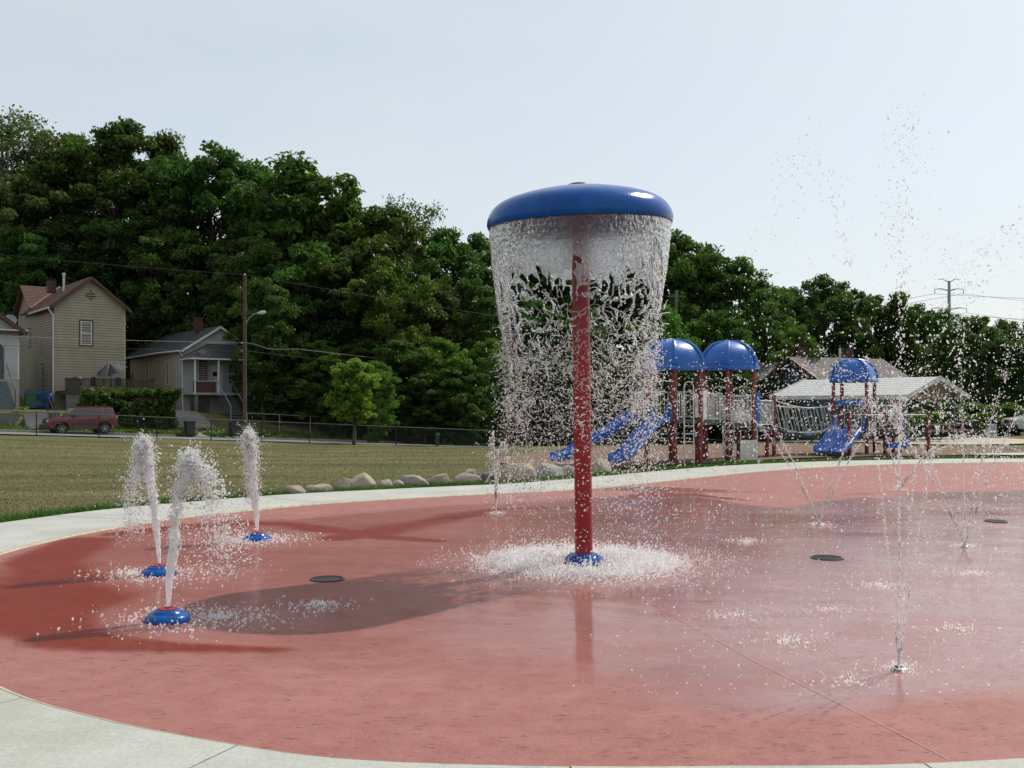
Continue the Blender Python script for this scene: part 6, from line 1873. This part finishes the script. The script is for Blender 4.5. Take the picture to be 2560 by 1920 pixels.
# ---- curtain falling from the mushroom rim
rng = np.random.default_rng(5)
cur = thing("water_curtain", (DX, DY, 0), "sheet of water falling from the blue mushroom dome and breaking into drops", "falling water")
NT, NZ, DEP = 840, 235, 1.62
th_ = np.linspace(0, 2 * math.pi, NT, endpoint=False); dp = np.linspace(0, DEP, NZ)
TH, DD = np.meshgrid(th_, dp)
def rad(d): return np.interp(d, [0, .15, .45, .75, 1.05, 1.5, 3.5], [.955, .945, .915, .872, .825, .775, .755])
lip_n = TILT @ Vector((0, 0, 1))
def lipz(th): return LIPZ - .045 - (lip_n.x * np.cos(th) + lip_n.y * np.sin(th)) / lip_n.z * .955
RR = rad(DD)
ct, sn = np.cos(TH), np.sin(TH)
Zc = lipz(TH) - DD
base = np.stack([(RR * ct).ravel(), (RR * sn).ravel(), Zc.ravel()], 1)
warp = np.stack([fbm(base * 4 + 3, 71, 3), fbm(base * 4 + 9, 72, 3), fbm(base * 4 + 15, 73, 3)], 1) - .5
Q = base * [1, 1, .62] / .17 + warp * 2.2
f1, f2, cid = worley(Q, 90)
edge = f2 - f1
dflat = DD.ravel()
big = fbm(base * [1.6, 1.6, .8], 55, 3)
open_d = .50 + (cid - .45) * .55 + (big - .5) * 1.0           # depth below the rim where this cell tears open
grow = np.clip((dflat - open_d) / .20, -1, 2.2)
w_ = np.where(grow < 0, 9.0, np.interp(grow, [0, .25, 1.0, 2.2], [.55, .26, .095, .045]))
fray = fbm(base * [9, 9, 5], 81, 3)
alive = (edge < w_) & ~((dflat > 1.1) & (fray < np.interp(dflat, [1.1, 1.35, 1.62], [.34, .45, .57])))
hole = (cid > .93) & (dflat > .12) & (f1 < .32)                 # a few early punctures
alive &= ~((cid > .965) & (dflat > .16) & (f1 < .42))
rimb = np.exp(-np.clip(w_ - edge, 0, 9) / .05)
thick = .0035 + .0085 * rimb * (grow > 0) + .004 * (fbm(base * [26, 26, 12], 83, 3) - .4) + .004 * np.clip(dflat - .5, 0, 1)
thick = np.clip(thick, .0015, .02)
rip = (fbm(base * [24, 24, 11] , 84, 3) - .5) * .014 + (fbm(base * [42, 42, 30], 85, 2) - .5) * .020
sway = (fbm(base * [3, 3, 2.0], 86, 3) - .5) * .16 * sstep(.4, 1.5, dflat)
rr0 = RR.ravel() + rip + sway
A = alive.reshape(NZ, NT)
ii = np.arange(NZ * NT).reshape(NZ, NT); jn = np.roll(ii, -1, 1)
cell = A[:-1] & A[1:] & np.roll(A, -1, 1)[:-1] & np.roll(A, -1, 1)[1:]
q4 = np.stack([ii[:-1], jn[:-1], jn[1:], ii[1:]], -1)[cell]
def ring(off): return np.stack([(rr0 + off) * ct.ravel(), (rr0 + off) * sn.ravel(), Zc.ravel()], 1)
n_ = NZ * NT
Fo = q4; Fi = q4[:, ::-1] + n_
# side walls along torn edges
ed = np.concatenate([q4[:, [0, 1]], q4[:, [1, 2]], q4[:, [2, 3]], q4[:, [3, 0]]])
key = np.sort(ed, 1); key = key[:, 0].astype(np.int64) * (2 * n_) + key[:, 1]
_, inv, cnt = np.unique(key, return_inverse=True, return_counts=True)
bd_ = ed[cnt[inv] == 1]
Fs = np.stack([bd_[:, 1], bd_[:, 0], bd_[:, 0] + n_, bd_[:, 1] + n_], 1)
Vall = np.vstack([ring(thick), ring(-thick)]); Fall = np.vstack([Fo, Fi, Fs])
used = np.unique(Fall); remap = np.full(2 * n_, -1); remap[used] = np.arange(len(used))
add_obj("sheet", np_mesh("sheet", Vall[used], remap[Fall], WSHEET, True), cur)
# threads and drops below the tear
def cyl_pts(n, d0, d1, pw, spread, rng):
    d = d0 + (d1 - d0) * rng.random(n) ** pw
    t = rng.uniform(0, 2 * math.pi, n)
    r = rad(d) + rng.normal(0, spread, n) * (.4 + d * .35)
    return np.stack([DX + r * np.cos(t), DY + r * np.sin(t), lipz(t) - d], 1)
strands("strand", cyl_pts(620, .85, 2.0, 1.0, .05, rng), rng, WDROP, cur, .16, .0034)
P = np.vstack([cyl_pts(3600, 1.15, 2.1, .9, .06, rng), cyl_pts(5400, 1.35, 2.9, 1.0, .10, rng), cyl_pts(3400, 1.8, 3.5, .9, .14, rng)])
P = P[P[:, 2] > .05]
drops("droplets", P, .0034 * np.exp(rng.normal(0, .58, len(P))), WDROP, cur, rng, 1.2)
P = cyl_pts(800, 1.0, 2.6, 1.0, .14, rng)
drops("large_drops", P, .0070 * np.exp(rng.normal(0, .25, len(P))), WDROP, cur, rng, .8, fine=True)
# splash ring at the foot
n = 16000
r = np.abs(rng.normal(.78, .20, n)); t = rng.uniform(0, 2 * math.pi, n)
P = np.stack([DX + .03 + r * np.cos(t), DY + r * np.sin(t), mz + .004 + rng.exponential(.036, n) * np.exp(-((r - .75) / .35) ** 2)], 1)
n2 = 2600
r = rng.uniform(.25, 1.75, n2); t = rng.uniform(0, 2 * math.pi, n2)
P2 = np.stack([DX + .03 + r * np.cos(t), DY + r * np.sin(t), mz + .004 + rng.exponential(.03, n2)], 1)
spl = thing("water_splash", (DX, DY, mz), "white splash ring round the foot of the mushroom pole", "splash")
drops("foam", P, .0046 * np.exp(rng.normal(0, .5, n)), WFOAM, spl, rng, .7)
drops("spray", P2, .005 * np.exp(rng.normal(0, .4, n2)), WDROP, spl, rng, .6)
strands("strand", [(DX + .03 + rr_ * math.cos(a_), DY + rr_ * math.sin(a_), mz + .02) for rr_, a_ in zip(rng.normal(.78, .2, 500), rng.uniform(0, 6.28, 500))], rng, WFOAM, spl, .10, .004, 6, -1.2, .8)

# ---- three plumes from the blue spouts
def plume(sp, path, widths, fall, label, seed, side):
    """path: list of (x,y,z) up the jet; fall: drop-off direction"""
    rng = np.random.default_rng(seed)
    t = thing("water_jet", (sp[0], sp[1], path[0][2]), label, "water jet", "foaming jets from the blue spouts")
    P = np.array(path, float); m = len(P)
    u = np.linspace(0, m - 1, 150)
    C = np.stack([np.interp(u, np.arange(m), P[:, k]) for k in range(3)], 1)
    C[:, :2] += (np.stack([vnoise(np.c_[u * .9, u * 0, u * 0], seed), vnoise(np.c_[u * .9, u * 0 + 5, u * 0], seed + 1)], 1) - .5) * .05 * sstep(0, m - 1, u)[:, None]
    W = np.interp(u, np.arange(m), widths)
    ns = 36; a = np.linspace(0, 2 * math.pi, ns, endpoint=False)
    AA, UU = np.meshgrid(a, u); WW = np.repeat(W[:, None], ns, 1)
    dirp = np.stack([np.cos(AA), np.sin(AA), np.zeros_like(AA)], 2)
    pos = C[:, None, :] + dirp * WW[..., None]
    nz_ = fbm(pos.reshape(-1, 3) * 17, seed + 3, 4).reshape(AA.shape) - .5
    nz2 = fbm(pos.reshape(-1, 3) * 55, seed + 5, 3).reshape(AA.shape) - .5
    k = sstep(0, .5 * (m - 1), UU)
    pos = C[:, None, :] + dirp * (WW * (1 - .30 * k + .22 * sstep(.62 * m, .8 * m, UU)) * (1 + (.35 + 1.6 * k) * nz_ + (.2 + .9 * k) * nz2))[..., None]
    pos[-1] = C[-1] + [0, 0, .0]
    i = np.arange(150 * ns).reshape(150, ns); j = np.roll(i, -1, 1)
    Fq = np.stack([i[:-1].ravel(), j[:-1].ravel(), j[1:].ravel(), i[1:].ravel()], 1)
    # tear holes in the upper part
    tear = fbm(pos.reshape(-1, 3) * 22, seed + 8, 3)[Fq[:, 0]]
    uq = UU.ravel()[Fq[:, 0]]
    Fq = Fq[~((tear < np.interp(uq / m, [.3, .35, .6, .72], [0, .47, .45, .30])) & (uq > .30 * m))]
    add_obj("core", np_mesh("core", pos.reshape(-1, 3) - np.array(org_of(t)), Fq, WHEAD, True), t)
    # foam lumps on the column
    n = 1900; ui = (rng.random(n) ** .45) * (m - 1)
    cc = np.stack([np.interp(ui, np.arange(m), P[:, k]) for k in range(3)], 1); ww = np.interp(ui, np.arange(m), widths)
    pf = cc + rng.normal(size=(n, 3)) * (ww * (.50 + .25 * (ui / m)))[:, None]
    drops("foam", pf, .0036 * np.exp(rng.normal(0, .4, n)), WHEAD, t, rng, .8)
    # falling veil
    n = 2200
    tt_ = rng.random(n) ** .8 * .42
    vx = np.array(fall)[None, :] * rng.normal(1, .42, n)[:, None] + rng.normal(0, .11, (n, 2))
    top = P[-1] + np.c_[rng.normal(0, widths[-2] * .45, (n, 2)), rng.normal(-.04, .06, n)]
    pv = top + np.c_[vx * tt_[:, None], -4.9 * tt_ ** 2]
    pv = pv[pv[:, 2] > .03]
    drops("veil_drops", pv, .0038 * np.exp(rng.normal(0, .45, len(pv))), WHEAD, t, rng, 1.0)
    strands("strand", np.vstack([pv[:110], pf[:130]]), rng, WHEAD, t, .07, .0024, 7, 1.2, .8)
    # wide spray
    n = 650
    src = P[rng.integers(2, m, n)]
    ang = rng.uniform(0, 6.283, n); sp_ = np.abs(rng.normal(0, .8, n)); tm = rng.random(n) * .42
    pw = src + np.c_[np.cos(ang) * sp_ * tm + side * .25 * tm, np.sin(ang) * sp_ * tm, rng.normal(.5, .5, n) * tm - 4.9 * tm ** 2 * .7]
    pw = pw[pw[:, 2] > .02]
    drops("spray", pw, .0036 * np.exp(rng.normal(0, .4, len(pw))), WDROP, t, rng, .7)
    # splashes on the floor
    n = 900
    th2 = rng.uniform(0, 6.283, n)
    cx = P[-1][0] + fall[0] * .32; cy = P[-1][1] + fall[1] * .32
    rr_ = np.abs(rng.normal(0, .28, n))
    half = n // 2
    X2 = np.where(np.arange(n) < half, cx + rr_ * 1.3 * np.cos(th2), sp[0] + (.2 + rr_ * 1.2) * np.cos(th2))
    Y2 = np.where(np.arange(n) < half, cy + rr_ * np.sin(th2), sp[1] + (.2 + rr_ * 1.0) * np.sin(th2))
    drops("floor_splash", np.c_[X2, Y2, pad_z(sp[0], sp[1]) + .004 + rng.exponential(.012, n)], .0052 * np.exp(rng.normal(0, .4, n)), WFOAM, t, rng, .6)
def pxp(px, py, Y): return ((px - 1280) / 2489 * Y, Y, EYE + (1018 - py) / 2489 * Y)
plume(spouts[0], [pxp(420, 1517, 7.63), pxp(424, 1450, 7.63), pxp(431, 1380, 7.63), pxp(436, 1310, 7.65), pxp(447, 1245, 7.66), pxp(460, 1190, 7.68), pxp(472, 1152, 7.7), pxp(476, 1140, 7.7)],
      [.013, .030, .042, .044, .048, .060, .072, .03], (.72, .03), "nearest foaming jet, its head spilling over to the right", 101, .5)
plume(spouts[1], [pxp(399, 1408, 9.78), pxp(393, 1340, 9.78), pxp(388, 1290, 9.78), pxp(382, 1235, 9.78), pxp(375, 1180, 9.76), pxp(368, 1135, 9.75), pxp(363, 1112, 9.74), pxp(361, 1104, 9.74)],
      [.014, .030, .042, .050, .058, .074, .060, .025], (-.34, .0), "foaming jet behind the nearest one, spilling over to the left", 202, -.4)
plume(spouts[2], [pxp(643, 1327, 12.37), pxp(641, 1280, 12.37), pxp(637, 1240, 12.37), pxp(632, 1195, 12.37), pxp(628, 1150, 12.36), pxp(623, 1110, 12.35), pxp(621, 1090, 12.35), pxp(620, 1082, 12.35)],
      [.015, .034, .054, .066, .072, .085, .072, .03], (.12, .0), "farthest foaming jet, standing straight with spray blown to the right", 303, 1.0)

# ---- dropping streams from the flush nozzles
G = 9.81
def jets(noz, streams, label, seed, r=.0055, n=330, jit=.035, tube_t=.10, grp="thin jets from flush nozzles"):
    rng = np.random.default_rng(seed)
    zb = pad_z(noz[0], noz[1]) + .02
    t = thing("spray_jet", (noz[0], noz[1], zb), label, "spray", grp)
    Pn = []; Dn = []; Pb = []; Db = []; b = MB()
    for (vx, vy, vz, dens) in streams:
        T = (vz + math.sqrt(vz * vz + 2 * G * zb)) / G
        k = int(n * dens)
        # drops bunch into packets along the stream
        tm = rng.random(k) ** .9 * T
        tm = tm + .012 * np.sin(tm * 60 + rng.random() * 6)
        v = np.array([vx, vy, vz])[None] * (1 + rng.normal(0, jit * .6, (k, 1))) + rng.normal(0, jit * .5 * vz, (k, 3)) * [1, 1, .4] * np.minimum(1, tm / (.4 * T))[:, None]
        p = np.array([noz[0], noz[1], zb])[None] + v * tm[:, None]; p[:, 2] -= .5 * G * tm ** 2
        ok = p[:, 2] > .01
        Pn.append(p[ok]); d = v.copy(); d[:, 2] -= G * tm; Dn.append((d / np.linalg.norm(d, axis=1)[:, None])[ok])
        # close packed beads in the first stretch
        k2 = int(190 * dens); tb_ = rng.random(k2) ** 1.1 * tube_t * 2.2
        p = np.array([noz[0], noz[1], zb])[None] + np.array([vx, vy, vz])[None] * tb_[:, None] + rng.normal(0, .004, (k2, 3)); p[:, 2] -= .5 * G * tb_ ** 2
        Pb.append(p); Db.append(np.repeat(np.array([[vx, vy, vz]]) / np.linalg.norm([vx, vy, vz]), k2, 0))
        tq = np.linspace(0, tube_t, 12)
        b.tube([(noz[0] + vx * q, noz[1] + vy * q, zb + vz * q - .5 * G * q * q) for q in tq], [.0036 * max(1, (noz[1] / 7) ** .5) * (1 - .45 * q / tube_t) * rng.uniform(.8, 1.2) for q in tq], 6, caps=False)
    tag(b.build("stream", WHEAD, t, True), kind="stuff")
    Pn = np.vstack(Pn); Dn = np.vstack(Dn)
    drops("droplets", Pn, r * np.exp(rng.normal(0, .55, len(Pn))), WDROP, t, rng, 1.1, Dn, fine=(seed == 411))
    Pb = np.vstack(Pb); drops("beads", Pb, r * .8 * np.exp(rng.normal(0, .4, len(Pb))), WHEAD, t, rng, 1.2, np.vstack(Db))
    k = 260; a = rng.uniform(0, 6.28, k); rr_ = np.abs(rng.normal(0, .1, k))
    drops("floor_splash", np.c_[noz[0] + rr_ * np.cos(a), noz[1] + rr_ * np.sin(a), zb - .012 + rng.exponential(.008, k)], .004 * np.exp(rng.normal(0, .3, k)), WFOAM, t, rng, .5)
v3 = 8.15
jets(NOZ[0], [(-.70, .02, 7.95, 1.0), (.06, .0, v3, 1.15), (1.02, .05, 7.3, 1.0), (.22, .6, 7.6, .8), (.35, -.25, 6.6, .55)], "nearest tall jets rising in separate beads above the trees", 411, .0031, 470, .020, .11)
jets(NOZ[1], [(-2.9, -.3, 6.2, 1.5), (-2.6, -.5, 6.5, 1.2), (1.5, .5, 7.2, 1.3), (2.2, .3, 6.6, 1.2), (.25, .9, 8.2, .9)], "split jets by the far drain, throwing drops across the trees", 412, .0040, 850, .06, .15)
jets(NOZ[2], [(-2.6, .2, 5.9, 1.2), (-2.2, .5, 6.3, 1.0), (2.5, .2, 5.9, 1.2), (2.1, .7, 6.4, 1.1)], "wide v shaped jets between the two right drains", 413, .0043, 800, .06, .17)
jets(NOZ[3], [(2.6, -.6, 4.6, 1.0), (3.4, .3, 4.4, .9), (.2, .5, 6.0, .8), (-1.4, -.4, 6.2, .6)], "low jets spraying to the right at the far side of the pad", 414, .0075, 420, .06, .22)
jets(NOZ[4], [(-.12, .0, 4.75, 1.0), (.26, .05, 4.6, .9), (.05, .3, 4.3, .4)], "short twin jets in front of the dark flat rock", 415, .0075, 240, .02, .30)
# drops hanging in the air over the right half of the pad
rng = np.random.default_rng(909)
n = 2600
Y_ = rng.uniform(8.5, 18, n); px_ = np.clip(rng.normal(2260, 250, n), 1640, 2640); zz = np.abs(rng.normal(1.35, .75, n))
P = np.stack([(px_ - 1280) / 2489 * Y_, Y_, zz], 1); P = P[(P[:, 2] > .1)]
mist = tag(empty("falling_drops", (5, 12, 0)), "loose drops falling all over the right half of the pad", "drops")
drops("droplets", P, .0040 * np.exp(rng.normal(0, .6, len(P))), WDROP, mist, rng, .8)
# rings and pops where drops land on the film
n = 1500
Y_ = rng.uniform(5.6, 17, n); X_ = rng.uniform(.2, 1.0, n) * .51 * Y_ + rng.normal(0, .3, n)
ok = pad_dist(X_, Y_) < -.5
P = np.c_[X_, Y_, np.full(n, -.05) + .004 + rng.exponential(.006, n)][ok]
P[:, 2] = np.array([pad_z(a, c) for a, c in P[:, :2]]) + .006 + rng.exponential(.006, len(P))
drops("floor_pops", P, .0038 * np.exp(rng.normal(0, .4, len(P))), WFOAM, mist, rng, .5)
for (cx, cy, n) in ((1.95, 7.0, 150), (2.6, 8.1, 110), (1.75, 7.9, 90), (3.3, 7.4, 90), (2.0, 5.9, 80), (3.4, 9.2, 160), (4.6, 9.9, 160), (-1.6, 8.3, 260), (2.9, 12.3, 150)):
    t = thing("drop_splash", (cx, cy, pad_z(cx, cy)), {(1.95, 7.0): "small crown splash right of the pole's reflection", (2.6, 8.1): "tiny splash in the film behind the crown splash", (1.75, 7.9): "tiny splash nearest the mushroom splash ring", (3.3, 7.4): "small splash left of the nearest jets", (2.0, 5.9): "tiny splash by the joint line near the front edge", (3.4, 9.2): "broken ripple splash in front of the right drain", (4.6, 9.9): "broken ripple splash before the far split jets", (-1.6, 8.3): "white splash in the dome's shadow beside the nearest spout", (2.9, 12.3): "low ripple splash behind the right drain"}[(cx, cy)], "splash", "splashes on the pad film")
    a = rng.uniform(0, 6.28, n); rr_ = np.abs(rng.normal(0, .16, n))
    drops("foam", np.c_[cx + rr_ * 1.3 * np.cos(a), cy + rr_ * np.sin(a), pad_z(cx, cy) + .004 + rng.exponential(.012, n) * np.exp(-rr_ / .15)], .0045 * np.exp(rng.normal(0, .4, n)), WFOAM, t, rng, .9)
    strands("strand", [(cx + rng.normal(0, .12), cy + rng.normal(0, .08), pad_z(cx, cy) + .006) for _ in range(9)], rng, WFOAM, t, .045, .002, 5, -1.6, .6)
